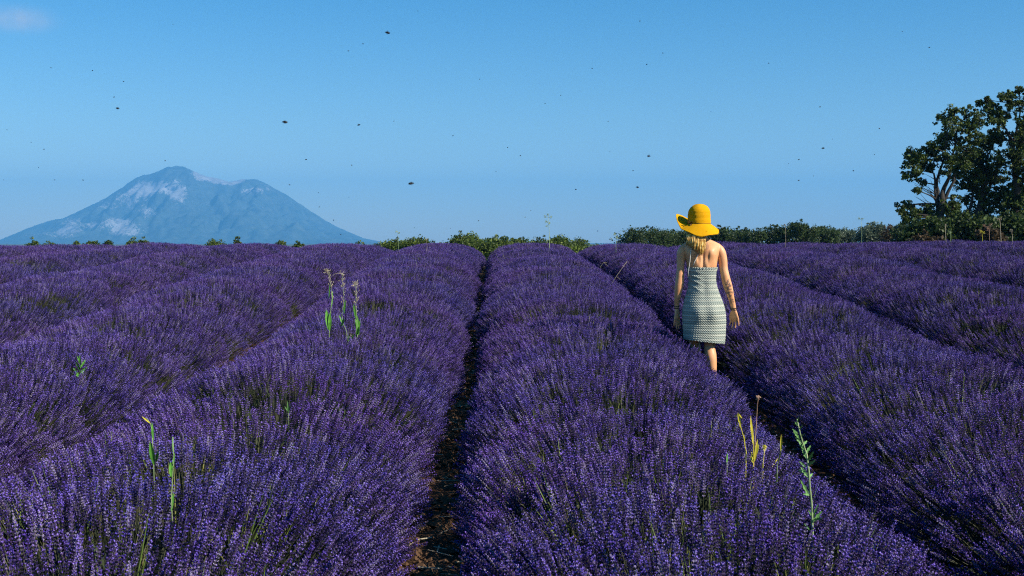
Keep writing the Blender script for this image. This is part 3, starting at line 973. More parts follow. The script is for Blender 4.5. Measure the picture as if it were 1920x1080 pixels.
big_tree("oak_tree", "dense dark oak in the middle of the tall oaks", OG, 60,
    [[(1835, 455, .2), (1832, 410, .16), (1840, 370, .13), (1850, 330, .09), (1855, 290, .05)],
     [(1815, 455, .1), (1815, 408, .08), (1822, 372, .06), (1826, 345, .04)],
     [(1838, 390, .1), (1860, 350, .07), (1875, 310, .04)]],
    [(1830, 305, 24), (1850, 290, 26), (1842, 268, 20), (1870, 300, 26), (1825, 330, 24), (1850, 325, 28), (1880, 330, 28), (1812, 350, 18), (1842, 355, 26), (1870, 360, 28),
     (1820, 375, 12), (1855, 385, 26), (1885, 385, 28), (1840, 405, 22), (1865, 415, 24), (1860, 262, 16), (1800, 330, 15), (1805, 312, 16), (1895, 360, 26), (1890, 415, 24), (1815, 290, 18)],
    42, m_oak, dens=1.25)
big_tree("oak_tree", "tallest oak with a pale upper limb at the right picture edge", OG, 59,
    [[(1912, 455, .25), (1908, 400, .2), (1906, 340, .16), (1902, 300, .13), (1900, 268, .10), (1893, 250, .07), (1884, 240, .04)],
     [(1906, 330, .12), (1920, 280, .08), (1930, 230, .05), (1938, 190, .03)],
     [(1902, 300, .08), (1904, 260, .05), (1908, 220, .035), (1912, 185, .02)]],
    [(1852, 186, 5), (1843, 192, 6), (1848, 208, 13), (1862, 200, 14), (1870, 186, 10), (1868, 220, 20), (1855, 232, 16), (1882, 212, 16), (1888, 190, 10), (1898, 178, 11), (1905, 170, 8), (1900, 200, 12), (1908, 232, 14),
     (1880, 250, 18), (1872, 265, 14), (1912, 262, 20), (1925, 245, 22), (1935, 205, 20), (1925, 185, 12), (1920, 290, 24), (1895, 290, 16), (1910, 320, 26), (1940, 270, 30), (1940, 320, 30),
     (1930, 350, 28), (1905, 375, 28), (1935, 390, 30), (1915, 410, 26), (1945, 160, 18), (1960, 220, 30), (1965, 300, 35), (1960, 370, 35)],
    43, m_oak, dens=1.15, twigs=[(1908, 185, 1913, 165, 3), (1862, 200, 1838, 192, 3)])
for i, (px, top, w, mt, lab) in enumerate([(1722, 415, 46, m_hedge_dark, "dark undergrowth shrub at the left foot of the open crowned oak"),
                                      (1765, 408, 60, m_hedge_dark, "dark undergrowth shrub around the trunk of the open crowned oak"),
                                      (1806, 400, 54, m_hedge_dark, "dark undergrowth shrub between the open oak and the dense oak"),
                                      (1850, 402, 60, m_hedge_dark, "dark undergrowth shrub below the dense oak"),
                                      (1895, 400, 60, m_hedge_dark, "dark undergrowth shrub left of the tallest oak's trunk"),
                                      (1940, 398, 70, m_hedge_dark, "dark undergrowth shrub cut by the right picture edge"),
                                      (1736, 440, 50, m_hedge_brown, "low brownish shrub in front of the open crowned oak"),
                                      (1860, 428, 46, m_hedge_brown, "reddish brown bush in front of the dense oak")]):
    shrub("undergrowth_shrub", lab, "shrub", "undergrowth below the oaks", px, top, w * 1.3, 56 if mt is m_hedge_dark else 53, mt, 3100 + i, leaves=7000, leaf=0.16)

# ------------------------------------------------------------------ weeds and stalks
WG = "weeds sticking out of the lavender"
def weed(name, label, cat, px, py, d, group=WG):
    p = at(px, py, d)
    z0 = float(zg(p.x, d)) + 0.05
    root = empty(name, (p.x, d, z0)); tag(root, label, cat, group)
    return root, Vector((p.x, d, z0))
def PX(o, px, py, d, dy=0.0):
    return at(px, py, d + dy) - o

def stalk(root, o, pts, d, rad, mat, name="stem", down=0.3, rs=random):
    mb = MB()
    p0 = PX(o, pts[0][0], pts[0][1], d)
    P = [p0 + Vector((0, 0.02, -down))]
    P += [PX(o, x, y, d, rs.uniform(-.015, .015)) for x, y in pts]
    n = len(P)
    mb.tube(P, [0.62 * rad * (1 - 0.6 * i / (n - 1)) for i in range(n)], 6)
    return mb.build(name, mat, root, smooth=True), P

def leaves(root, o, specs, d, mat, name="leaf", lobes=0):
    """specs: (px0,py0,px1,py1,width_px)"""
    for (x0, y0, x1, y1, w) in specs:
        mb = MB()
        a = PX(o, x0, y0, d); b = PX(o, x1, y1, d, random.uniform(-.05, .03))
        v = b - a
        mb.leaf(a, v, (random.uniform(-.22, .22), -1, 0.25), v.length, 0.72 * w / F * d, 0, random.uniform(-.12, .12), 7, lobes)
        mb.build(name, mat, root, smooth=not lobes)

def seedhead(root, o, px, py, d, r, n, mat, name="seed_head", rs=random):
    mb = MB()
    c = PX(o, px, py, d)
    for i in range(int(n * 1.6)):
        v = Vector((rs.uniform(-1, 1), rs.uniform(-1, 1), rs.uniform(-.9, 1.3))).normalized() * r / F * d * rs.uniform(.5, 1)
        mb.tube([c, c + v * 0.6, c + v], 0.0012, 3)
        mb.ball(c + v, 0.0032 if d < 20 else 0.005, 0, 5, 3)
    return mb.build(name, mat, root)

# tall dried plants with green leaves, on the row left of the furrow
D0 = 11.2
r, o = weed("dock_plant", "tall dried weed, leftmost of three, with a wide green leaf and hooked dry top", "weed", 618, 630, D0)
stalk(r, o, [(617, 625), (619, 590), (623, 560), (620, 530), (617, 508)], D0, 0.006, m_weedstem)
leaves(r, o, [(616, 618, 612, 580, 11), (618, 620, 619, 585, 9), (622, 575, 624, 545, 4), (617, 560, 619, 532, 3)], D0, m_greenleaf)
s_, _ = stalk(r, o, [(617, 508), (612, 505), (608, 508), (610, 514)], D0, 0.004, m_dry, "dry_top", 0)
seedhead(r, o, 612, 508, D0, 7, 16, m_dry)
r, o = weed("dock_plant", "tall dried weed, middle one of three, arching over to the left", "weed", 645, 628, D0)
stalk(r, o, [(650, 622), (643, 606), (641, 590), (645, 560), (643, 530), (642, 513)], D0, 0.005, m_weedstem)
leaves(r, o, [(645, 588, 648, 560, 5), (643, 610, 636, 590, 4), (640, 612, 646, 595, 6)], D0, m_greenleaf)
stalk(r, o, [(642, 513), (634, 512), (627, 514), (623, 519)], D0, 0.0035, m_dry, "dry_top", 0)
seedhead(r, o, 644, 535, D0, 6, 12, m_dry)
r, o = weed("dock_plant", "tall dried weed, rightmost of three, with a long green leaf and dark dry top", "weed", 670, 635, D0)
stalk(r, o, [(670, 632), (669, 600), (667, 570), (668, 545), (667, 532)], D0, 0.006, m_weedstem)
leaves(r, o, [(672, 628, 668, 588, 11), (668, 600, 663, 570, 6), (671, 626, 675, 600, 7), (668, 632, 672, 612, 7)], D0, m_greenleaf)
seedhead(r, o, 664, 533, D0, 7, 18, m_dry)
seedhead(r, o, 669, 560, D0, 5, 10, m_dry)
r, o = weed("dock_plant", "short green weed just below the three tall dried ones", "weed", 656, 668, 11.2)
stalk(r, o, [(655, 668), (656, 650), (657, 632)], 11.2, 0.004, m_weedstem)
leaves(r, o, [(655, 668, 658, 640, 6), (656, 650, 654, 628, 5), (657, 640, 664, 626, 4)], 11.2, m_greenleaf)
def spray(root, o, pts, d, n, ln, mat):
    mb = MB(); P = [PX(o, x, y, d) for x, y in pts]
    for _ in range(n):
        j = random.randrange(len(P) - 1); q = P[j].lerp(P[j + 1], random.random())
        v = Vector((random.uniform(-1, 1), random.uniform(-1, 1), random.uniform(0.3, 2.0))).normalized() * ln * random.uniform(.4, 1)
        mb.tube([q, q + v * 0.6, q + v], 0.0009, 3)
        if random.random() < 0.7: mb.ball(q + v, 0.0035, 0, 5, 3, (1, 1, 1.8))
    mb.build("seed_spray", mat, root)
for rt in [r_ for r_ in col.objects if r_.name.startswith("dock_plant")]:
    tops = {0: [(623, 565), (620, 530), (617, 510)], 1: [(645, 580), (643, 530), (642, 513)], 2: [(667, 590), (668, 545), (667, 532)], 3: [(656, 655), (657, 640), (657, 632)]}
    i_ = int(rt.name[-3:]) if rt.name[-4] == '.' else 0
    spray(rt, Vector(rt.location), tops[i_], D0 if i_ < 3 else 11.2, 34 if i_ < 3 else 10, 0.045, m_dry)
# thistle at left
r, o = weed("thistle_plant", "bright green thistle rosette standing in the row at left", "thistle", 150, 705, 9.2)
stalk(r, o, [(150, 705), (151, 690), (152, 672)], 10.6, 0.008, m_weedstem)
leaves(r, o, [(150, 705, 138, 690, 7), (150, 700, 163, 688, 7), (151, 695, 143, 676, 7), (151, 690, 161, 674, 7), (151, 685, 150, 666, 8), (150, 706, 137, 700, 6), (151, 702, 158, 696, 7), (151, 680, 146, 668, 5)], 9.2, m_greenleaf, lobes=1)
# near left broad leaves
r, o = weed("dock_plant", "broad green leaved weed with a bent yellow tip in the near left row", "weed", 286, 860, 5.2)
stalk(r, o, [(286, 868), (285, 840), (284, 815), (281, 795), (275, 785), (266, 783)], 5.2, 0.004, m_weedstem)
leaves(r, o, [(287, 872, 280, 828, 13), (291, 866, 296, 846, 8), (286, 826, 284, 792, 6)], 5.2, m_greenleaf)
leaves(r, o, [(281, 794, 265, 781, 4)], 5.2, m_yellow, "withered_tip")
r, o = weed("dock_plant", "narrow green weed right beside the broad leaved one in the near left row", "weed", 320, 925, 4.7)
stalk(r, o, [(319, 935), (321, 900), (324, 860), (323, 820)], 4.7, 0.004, m_weedstem)
leaves(r, o, [(319, 895, 318, 866, 9), (322, 880, 326, 850, 6), (324, 855, 322, 818, 4), (319, 960, 323, 925, 8)], 4.7, m_greenleaf)
r, o = weed("weed_sprig", "small blue green sprig low in the row left of the furrow", "weed", 540, 770, 6.8)
leaves(r, o, [(540, 775, 538, 752, 4), (540, 775, 544, 758, 3), (539, 772, 533, 762, 3)], 6.8, m_bluegreen)
stalk(r, o, [(540, 776), (540, 765)], 6.8, 0.003, m_weedstem)
# yellow blades on the row right of the furrow
D1 = 5.6
def blade_weed(label, stems, lv, mstem, mleaf, d=D1, head=None, name="yellow_weed"):
    r, o = weed(name, label, "weed", stems[0][0], stems[0][1], d)
    stalk(r, o, stems, d, 0.0045, mstem)
    leaves(r, o, lv, d, mleaf)
    if head: seedhead(r, o, head[0], head[1], d, head[2], 14, head[3])
    return r
blade_weed("yellow weed with a frayed drooping top, leftmost of the yellow group", [(1402, 850), (1398, 825), (1390, 797), (1386, 778)],
           [(1392, 805, 1386, 774, 7), (1386, 779, 1378, 784, 3), (1387, 777, 1395, 787, 3), (1401, 845, 1397, 815, 3)], m_yellow, m_yellow)
blade_weed("tall reddish seed stalk in the middle of the yellow group", [(1417, 868), (1419, 830), (1421, 795), (1423, 760), (1425, 745)],
           [(1418, 868, 1424, 826, 8), (1419, 860, 1426, 835, 7), (1416, 872, 1412, 850, 6)], m_redstem, m_yellow, head=(1424, 748, 5, m_redstem))
blade_weed("upright yellow green blade left of the reddish seed stalk", [(1416, 862), (1416, 830), (1413, 800)],
           [(1416, 838, 1408, 780, 7), (1415, 870, 1409, 858, 4)], m_yellow, m_yellow)
blade_weed("short dry bract headed weed right of the reddish seed stalk", [(1434, 872), (1436, 855), (1437, 845)],
           [(1437, 850, 1433, 838, 4), (1437, 850, 1441, 838, 4)], m_yellow, m_dry, head=(1437, 842, 5, m_yellow))
blade_weed("curved green yellow blade, rightmost of the yellow group", [(1461, 876), (1465, 860), (1469, 845)],
           [(1463, 870, 1469, 845, 4), (1468, 850, 1469, 818, 6), (1452, 878, 1462, 862, 3)], m_weedstem, m_yellow)
blade_weed("tiny green blade at the left end of the yellow group", [(1366, 880), (1367, 868)], [(1366, 878, 1367, 850, 4)], m_weedstem, m_greenleaf)
# tall thistle
D2 = 4.3
r, o = weed("sow_thistle", "tall green prickly thistle stem in the near row, right of the yellow weeds", "thistle", 1532, 1050, D2)
st_, SP_ = stalk(r, o, [(1532, 1060), (1529, 1000), (1527, 950), (1523, 915), (1521, 885), (1517, 855), (1510, 835), (1504, 815), (1498, 788)], D2, 0.0075, m_weedstem, down=0.35)
tl = [(1530, 1040, 1548, 1030, 12), (1529, 1045, 1543, 1052, 9), (1530, 1005, 1512, 985, 6), (1528, 985, 1546, 962, 11), (1530, 980, 1549, 975, 9), (1527, 978, 1540, 950, 8), (1522, 935, 1508, 905, 11), (1524, 932, 1510, 930, 7), (1528, 972, 1518, 960, 6),
      (1521, 900, 1529, 890, 7), (1519, 898, 1506, 878, 12), (1518, 890, 1500, 884, 9), (1516, 880, 1503, 868, 8), (1519, 875, 1533, 866, 10), (1518, 868, 1530, 850, 11), (1516, 862, 1508, 845, 9), (1514, 855, 1524, 838, 9), (1512, 850, 1502, 832, 9),
      (1508, 838, 1519, 828, 8), (1507, 834, 1495, 822, 9), (1503, 825, 1490, 810, 9), (1504, 822, 1514, 812, 7), (1500, 815, 1489, 806, 6), (1501, 808, 1509, 800, 6), (1499, 800, 1492, 792, 5), (1498, 798, 1500, 782, 6), (1532, 1062, 1536, 1035, 6)]
leaves(r, o, tl, D2, m_bluegreen, lobes=1)
# dry stalks on the crest
def dry_stalk(label, pts, d, heads, mat=m_dry, rad=0.012, name="dry_stalk", grp="dry stalks rising over the crest"):
    r, o = weed(name, label, "dry stalk", pts[0][0], pts[0][1], d, grp)
    stalk(r, o, pts, d, rad, mat, down=0.25)
    for (x, y, rr_) in heads:
        a = pts[-1] if y < pts[-1][1] + 6 else min(pts, key=lambda q: abs(q[1] - y - 4))
        stalk(r, o, [a, ((a[0] + x) / 2 + 0.5, (a[1] + y) / 2), (x, y)], d, rad * 0.5, mat, "side_branch", 0)
        seedhead(r, o, x, y, d, rr_, 12, mat)
dry_stalk("tall branched dry stalk against the sky above the central row", [(1030, 458), (1030, 440), (1029, 420), (1028, 408)], 25, [(1022, 406, 3), (1027, 403, 3), (1033, 407, 3), (1024, 415, 3), (1031, 418, 2), (1025, 424, 2)], m_weedstem)
dry_stalk("thin umbel stalk above the left crest near the mountain foot", [(747, 462), (747, 450), (746, 438)], 26, [(744, 434, 3), (749, 437, 2)], m_weedstem, 0.008)
dry_stalk("short pale stalk in front of the green shrub left of the furrow end", [(800, 470), (801, 460), (800, 450)], 24, [(800, 449, 2)], m_dry, 0.007)
dry_stalk("feathery dry stalk just left of the hedge end", [(1155, 458), (1156, 448), (1153, 441)], 26, [(1152, 440, 3), (1157, 446, 2)], m_weedstem, 0.009)
dry_stalk("thin umbel stalk in front of the silvery green tree", [(1617, 452), (1617, 430), (1616, 413)], 26, [(1612, 410, 3), (1618, 411, 3)], m_weedstem, 0.007)
dry_stalk("dry stalk standing in front of the hedge right of the woman", [(1474, 452), (1474, 438), (1473, 424)], 26, [(1472, 422, 2)], m_dry, 0.007)
dry_stalk("pale stalk in front of the open crowned oak trunk", [(1776, 452), (1775, 435), (1775, 424)], 27, [(1775, 422, 2)], m_dry, 0.012)
dry_stalk("short leafy stalk just right of the pale stalk below the oaks", [(1785, 452), (1785, 442), (1784, 436)], 27, [(1784, 436, 3)], m_weedstem, 0.012)
dry_stalk("tall yellowish stalk below the dense oak, topped by a small umbel", [(1880, 452), (1879, 435), (1878, 420), (1877, 411)], 27, [(1873, 411, 3), (1879, 410, 3)], m_dry, 0.013)
dry_stalk("brownish umbel stalk below the dense oak, left of the tall yellowish one", [(1858, 452), (1858, 440), (1857, 428)], 27, [(1848, 424, 5), (1860, 422, 5), (1854, 430, 4)], m_redstem, 0.010)
dry_stalk("short stalk with brown umbel next to the right picture edge", [(1902, 452), (1901, 440), (1900, 434)], 27, [(1899, 432, 4)], m_dry, 0.010)
dry_stalk("thin pair topped stalk low in front of the brown bush", [(1845, 452), (1845, 442), (1844, 436)], 27, [(1842, 434, 3), (1847, 436, 3)], m_yellow, 0.009)
# straws leaning over the row left of the woman
for lab, pts, dd in [("longest straw leaning to the right in the row left of the woman", [(1148, 530), (1156, 518), (1167, 502), (1176, 490)], 15),
                     ("short bent straw left of the long leaning one", [(1126, 500), (1132, 492), (1138, 493)], 16)]:
    r, o = weed("straw", lab, "straw", pts[0][0], pts[0][1], dd)
    stalk(r, o, pts, dd, 0.006, m_dry, down=0.02)
    stalk(r, o, [pts[1], (pts[1][0] + 8, pts[1][1] + 7)], dd, 0.004, m_dry, "side_blade", 0)

# ------------------------------------------------------------------ the woman
WD = 11.4
WX = (1318 - VX) / F * WD
WZ = 0.03
def wp(px, py, y=0.0):
    """point on the figure from its pixel, y metres behind (+) or before (-) her middle"""
    return Vector(((px - 1318) / (F / WD), y, EYE - (py - VY) / (F / WD) - WZ))
woman = empty("person", (WX, WD, WZ))
tag(woman, "woman in a yellow sun hat and patterned strapless dress walking away between the rows", "woman")

m_skin = new_mat("skin", (0.62, 0.36, 0.25), rough=0.48, spec=0.4)
bsdf(m_skin).inputs['Subsurface Weight'].default_value = 0.10
bsdf(m_skin).inputs['Subsurface Radius'].default_value = (0.02, 0.008, 0.004)
bsdf(m_skin).inputs['Subsurface Scale'].default_value = 0.5
tc = nd(m_skin, "ShaderNodeTexCoord")
nz = nd(m_skin, "ShaderNodeTexNoise", Scale=9.0, Detail=4.0); lk(m_skin, tc.outputs['Object'], nz.inputs['Vector'])
sk = ramp(m_skin, [(0.3, (0.66, 0.30, 0.13)), (0.7, (0.84, 0.44, 0.21))], nz.outputs['Fac'])
# tattoos: inked patches on the back of the neck, the right forearm and the left forearm
last = sk.outputs[0]
def tattoo(cx, cz, sx_, sz_, scale, thr, ring=False):
    global last
    mp = nd(m_skin, "ShaderNodeMapping"); lk(m_skin, tc.outputs['Object'], mp.inputs[0])
    mp.inputs['Location'].default_value = (-cx / sx_, 0, -cz / sz_)
    mp.inputs['Scale'].default_value = (1 / sx_, 0.0, 1 / sz_)
    ln = nd(m_skin, "ShaderNodeVectorMath", operation='LENGTH'); lk(m_skin, mp.outputs[0], ln.inputs[0])
    inside = nd(m_skin, "ShaderNodeMath", operation='LESS_THAN'); inside.inputs[1].default_value = 1.0
    lk(m_skin, ln.outputs['Value'], inside.inputs[0])
    vz = nd(m_skin, "ShaderNodeTexVoronoi" if not ring else "ShaderNodeTexWave")
    vz.inputs['Scale'].default_value = scale
    lk(m_skin, tc.outputs['Object'] if not ring else mp.outputs[0], vz.inputs['Vector'])
    if ring:
        vz.wave_type = 'RINGS'; vz.rings_direction = 'SPHERICAL'
    gt = nd(m_skin, "ShaderNodeMath", operation='GREATER_THAN'); gt.inputs[1].default_value = thr
    lk(m_skin, vz.outputs['Fac' if ring else 'Distance'], gt.inputs[0])
    mu = nd(m_skin, "ShaderNodeMath", operation='MULTIPLY'); lk(m_skin, inside.outputs[0], mu.inputs[0]); lk(m_skin, gt.outputs[0], mu.inputs[1])
    m2 = nd(m_skin, "ShaderNodeMath", operation='MULTIPLY'); m2.inputs[1].default_value = 0.75; lk(m_skin, mu.outputs[0], m2.inputs[0])
    mx = nd(m_skin, "ShaderNodeMix", data_type='RGBA'); lk(m_skin, m2.outputs[0], mx.inputs[0]); lk(m_skin, last, mx.inputs[6])
    mx.inputs[7].default_value = (0.06, 0.06, 0.075, 1)
    last = mx.outputs[2]
p = wp(1323, 461); tattoo(p.x, p.z, 0.020, 0.036, 1.1, 0.55, ring=True)
p = wp(1367, 541); tattoo(p.x, p.z, 0.040, 0.085, 38, 0.55)
p = wp(1374, 565); tattoo(p.x, p.z, 0.022, 0.022, 70, 0.5)
p = wp(1274, 562); tattoo(p.x, p.z, 0.016, 0.020, 80, 0.5)
lk(m_skin, last, bsdf(m_skin).inputs['Base Color'])

m_dress = new_mat("crochet_dress", rough=0.9, spec=0.15)
m_hat = new_mat("yellow_straw", (0.80, 0.40, 0.006), rough=0.9, spec=0.05)
m_hair = vary(new_mat("blonde_hair", rough=0.45, spec=0.4), [(0.35, (0.30, 0.15, 0.03)), (0.5, (0.66, 0.38, 0.08)), (0.65, (0.90, 0.66, 0.26))], 45, rand=False)
m_cord = new_mat("pale_cord", (0.75, 0.72, 0.62), rough=0.8)
m_bracelet = new_mat("dark_bracelet", (0.03, 0.025, 0.02), rough=0.6)
m_ribbon = new_mat("dark_ribbon", (0.06, 0.022, 0.01), rough=0.7)

# dress colours: knitted bands of cream, sage and grey teal
tc = nd(m_dress, "ShaderNodeTexCoord")
sp = nd(m_dress, "ShaderNodeSeparateXYZ"); lk(m_dress, tc.outputs['Object'], sp.inputs[0])
zz = nd(m_dress, "ShaderNodeTexNoise", Scale=0.0, Detail=0.0)
an = nd(m_dress, "ShaderNodeMath", operation='ARCTAN2'); lk(m_dress, sp.outputs['X'], an.inputs[0]); lk(m_dress, sp.outputs['Y'], an.inputs[1])
am = nd(m_dress, "ShaderNodeMath", operation='MULTIPLY'); am.inputs[1].default_value = 46.0; lk(m_dress, an.outputs[0], am.inputs[0])
asn = nd(m_dress, "ShaderNodeMath", operation='SINE'); lk(m_dress, am.outputs[0], asn.inputs[0])
zsc = nd(m_dress, "ShaderNodeMath", operation='MULTIPLY_ADD'); zsc.inputs[1].default_value = 0.0018; lk(m_dress, asn.outputs[0], zsc.inputs[0]); lk(m_dress, sp.outputs['Z'], zsc.inputs[2])
zm = nd(m_dress, "ShaderNodeMath", operation='MULTIPLY'); zm.inputs[1].default_value = 1 / 0.088; lk(m_dress, zsc.outputs[0], zm.inputs[0])
zf = nd(m_dress, "ShaderNodeMath", operation='FRACT'); lk(m_dress, zm.outputs[0], zf.inputs[0])
cream, sage, teal, pale, dark = (0.46, 0.47, 0.39), (0.37, 0.40, 0.34), (0.28, 0.33, 0.30), (0.55, 0.56, 0.47), (0.23, 0.27, 0.24)
band = ramp(m_dress, [(0.0, sage), (0.10, sage), (0.14, cream), (0.26, pale), (0.34, cream), (0.37, dark), (0.43, dark), (0.47, sage), (0.62, teal), (0.72, cream), (0.84, pale), (0.90, teal), (1.0, sage)], zf.outputs[0])
# stitches
zst = nd(m_dress, "ShaderNodeMath", operation='MULTIPLY'); zst.inputs[1].default_value = 6.283 / 0.021; lk(m_dress, sp.outputs['Z'], zst.inputs[0])
zss = nd(m_dress, "ShaderNodeMath", operation='SINE'); lk(m_dress, zst.outputs[0], zss.inputs[0])
am2 = nd(m_dress, "ShaderNodeMath", operation='MULTIPLY'); am2.inputs[1].default_value = 42.0; lk(m_dress, an.outputs[0], am2.inputs[0])
as2 = nd(m_dress, "ShaderNodeMath", operation='SINE'); lk(m_dress, am2.outputs[0], as2.inputs[0])
st2 = nd(m_dress, "ShaderNodeMath", operation='MULTIPLY'); lk(m_dress, zss.outputs[0], st2.inputs[0]); lk(m_dress, as2.outputs[0], st2.inputs[1])
rst = ramp(m_dress, [(0.25, (0.30, 0.36, 0.32)), (0.62, (1, 1, 1))])
mrd = nd(m_dress, "ShaderNodeMapRange"); mrd.inputs[1].default_value = -1; mrd.inputs[2].default_value = 1; lk(m_dress, st2.outputs[0], mrd.inputs[0]); lk(m_dress, mrd.outputs[0], rst.inputs[0])
mxd = nd(m_dress, "ShaderNodeMix", data_type='RGBA', blend_type='MULTIPLY'); mxd.inputs[0].default_value = 0.5
lk(m_dress, band.outputs[0], mxd.inputs[6]); lk(m_dress, rst.outputs[0], mxd.inputs[7])
lk(m_dress, mxd.outputs[2], bsdf(m_dress).inputs['Base Color'])
bpd = nd(m_dress, "ShaderNodeBump", Strength=0.7, Distance=0.006); lk(m_dress, mrd.outputs[0], bpd.inputs['Height']); lk(m_dress, bpd.outputs[0], bsdf(m_dress).inputs['Normal'])

# --- body: closed overlapping shells fused into one skin
bv, bf = [], []
def shell(V, n, rings):
    b = len(bv)
    bv.extend(V)
    for i in range(rings - 1):
        for k in range(n):
            k2 = (k + 1) % n
            bf.append((b + i * n + k, b + i * n + k2, b + (i + 1) * n + k2, b + (i + 1) * n + k))
    bf.append(tuple(b + k for k in range(n))[::-1])
    bf.append(tuple(b + (rings - 1) * n + k for k in range(n)))
def interp_rings(rows, step=0.01):
    rows = np.array(rows, float)
    z = np.arange(rows[0, 0], rows[-1, 0] + 1e-6, step)
    out = [z]
    for c in range(1, rows.shape[1]):
        # smooth monotone-ish interpolation
        v = np.interp(z, rows[:, 0], rows[:, c])
        kk = np.array([1, 2, 3, 2, 1.]); kk /= kk.sum()
        v2 = np.convolve(np.pad(v, 2, mode='edge'), kk, mode='valid')
        v2[0], v2[-1] = v[0], v[-1]
        out.append(v2)
    return np.stack(out, 1)
def wz(py): return wp(1318, py).z
torso = [(wz(604), -0.005, 0.0, 0.13, 0.09), (wz(590), -0.005, 0, 0.168, 0.115), (wz(570), -0.002, 0, 0.160, 0.112), (wz(552), 0.0, 0.0, 0.132, 0.088), (wz(532), 0.0, 0, 0.108, 0.070), (wz(515), -0.005, 0, 0.110, 0.074),
         (wz(500), -0.008, 0, 0.131, 0.095), (wz(488), -0.01, 0, 0.141, 0.098), (wz(477), -0.012, 0, 0.151, 0.095), (wz(468), -0.012, 0.0, 0.160, 0.085), (wz(461), -0.012, 0.005, 0.170, 0.066), (wz(456.5), -0.012, 0.008, 0.160, 0.056),
         (wz(452), -0.014, 0.010, 0.115, 0.050), (wz(447), -0.018, 0.012, 0.062, 0.048), (wz(440), -0.022, 0.014, 0.049, 0.048), (wz(425), -0.028, 0.02, 0.047, 0.048)]
torso = [tuple(t) for t in torso]
T = interp_rings(torso, 0.008)
n = 72; V = []
def g2(x, z, cx, cz, sx, sz): return math.exp(-((x - cx) / sx) ** 2 - ((z - cz) / sz) ** 2)
for z, cx, cy, rx, ry in T:
    for k in range(n):
        a = 2 * math.pi * k / n
        x = rx * abs(math.cos(a)) ** 0.85 * (1 if math.cos(a) >= 0 else -1); y = ry * abs(math.sin(a)) ** 0.85 * (1 if math.sin(a) >= 0 else -1)
        if y < 0:
            zz_ = z
            dep = 0.016 * math.exp(-(x / 0.018) ** 2) * (1 if zz_ < wz(462) else 0.3)              # spine furrow
            s0 = wz(474)
            for sgn in (-1, 1):
                dep -= 0.022 * g2(x, zz_, sgn * 0.082, s0 + 0.012, 0.046, 0.060)                     # shoulder blades
                # hollow along the inner lower edge of each blade
                e = (x * sgn - (0.040 + (zz_ - wz(485)) * 0.10))
                dep += 0.014 * math.exp(-(e / 0.011) ** 2) * math.exp(-((zz_ - wz(484)) / 0.05) ** 2)
                dep -= 0.006 * g2(x, zz_, sgn * 0.03, wz(505), 0.02, 0.12)                           # back muscles
            y += dep
        V.append((cx + x, cy + y, z))
shell(V, n, len(T))
def limb_shell(pts, n=28, sub=8, flat=None):
    """pts: (Vector, radius a, radius b, axis u) -> smooth tapered tube"""
    P = [Vector(p[0]) for p in pts]; RA = [p[1] for p in pts]; RB = [p[2] if len(p) > 2 else p[1] for p in pts]
    def cr(a, b, c, d, t): return 0.5 * ((2 * b) + (c - a) * t + (2 * a - 5 * b + 4 * c - d) * t * t + (3 * b - a - 3 * c + d) * t ** 3)
    C, A, B = [], [], []
    m = len(P)
    for i in range(m - 1):
        i0, i1, i2, i3 = max(i - 1, 0), i, i + 1, min(i + 2, m - 1)
        for s in range(sub):
            t = s / sub
            C.append(cr(P[i0], P[i1], P[i2], P[i3], t)); A.append(cr(RA[i0], RA[i1], RA[i2], RA[i3], t)); B.append(cr(RB[i0], RB[i1], RB[i2], RB[i3], t))
    C.append(P[-1]); A.append(RA[-1]); B.append(RB[-1])
    u0 = Vector(flat or (1, 0, 0))
    V = []
    # rounded ends
    def ring(c, t, a, b):
        u = (u0 - t * u0.dot(t)).normalized(); w = t.cross(u)
        for k in range(n):
            q = 2 * math.pi * k / n
            V.append(tuple(c + u * math.cos(q) * a + w * math.sin(q) * b))
    t0 = (C[1] - C[0]).normalized(); t1 = (C[-1] - C[-2]).normalized()
    cnt = 0
    for q in (80, 55, 28):
        ring(C[0] - t0 * A[0] * math.sin(R(q)), t0, A[0] * math.cos(R(q)), B[0] * math.cos(R(q))); cnt += 1
    for i in range(len(C)):
        t = (C[min(i + 1, len(C) - 1)] - C[max(i - 1, 0)]).normalized()
        ring(C[i], t, A[i], B[i]); cnt += 1
    for q in (28, 55, 80):
        ring(C[-1] + t1 * min(A[-1], B[-1]) * math.sin(R(q)), t1, A[-1] * math.cos(R(q)), B[-1] * math.cos(R(q))); cnt += 1
    shell(V, n, cnt)
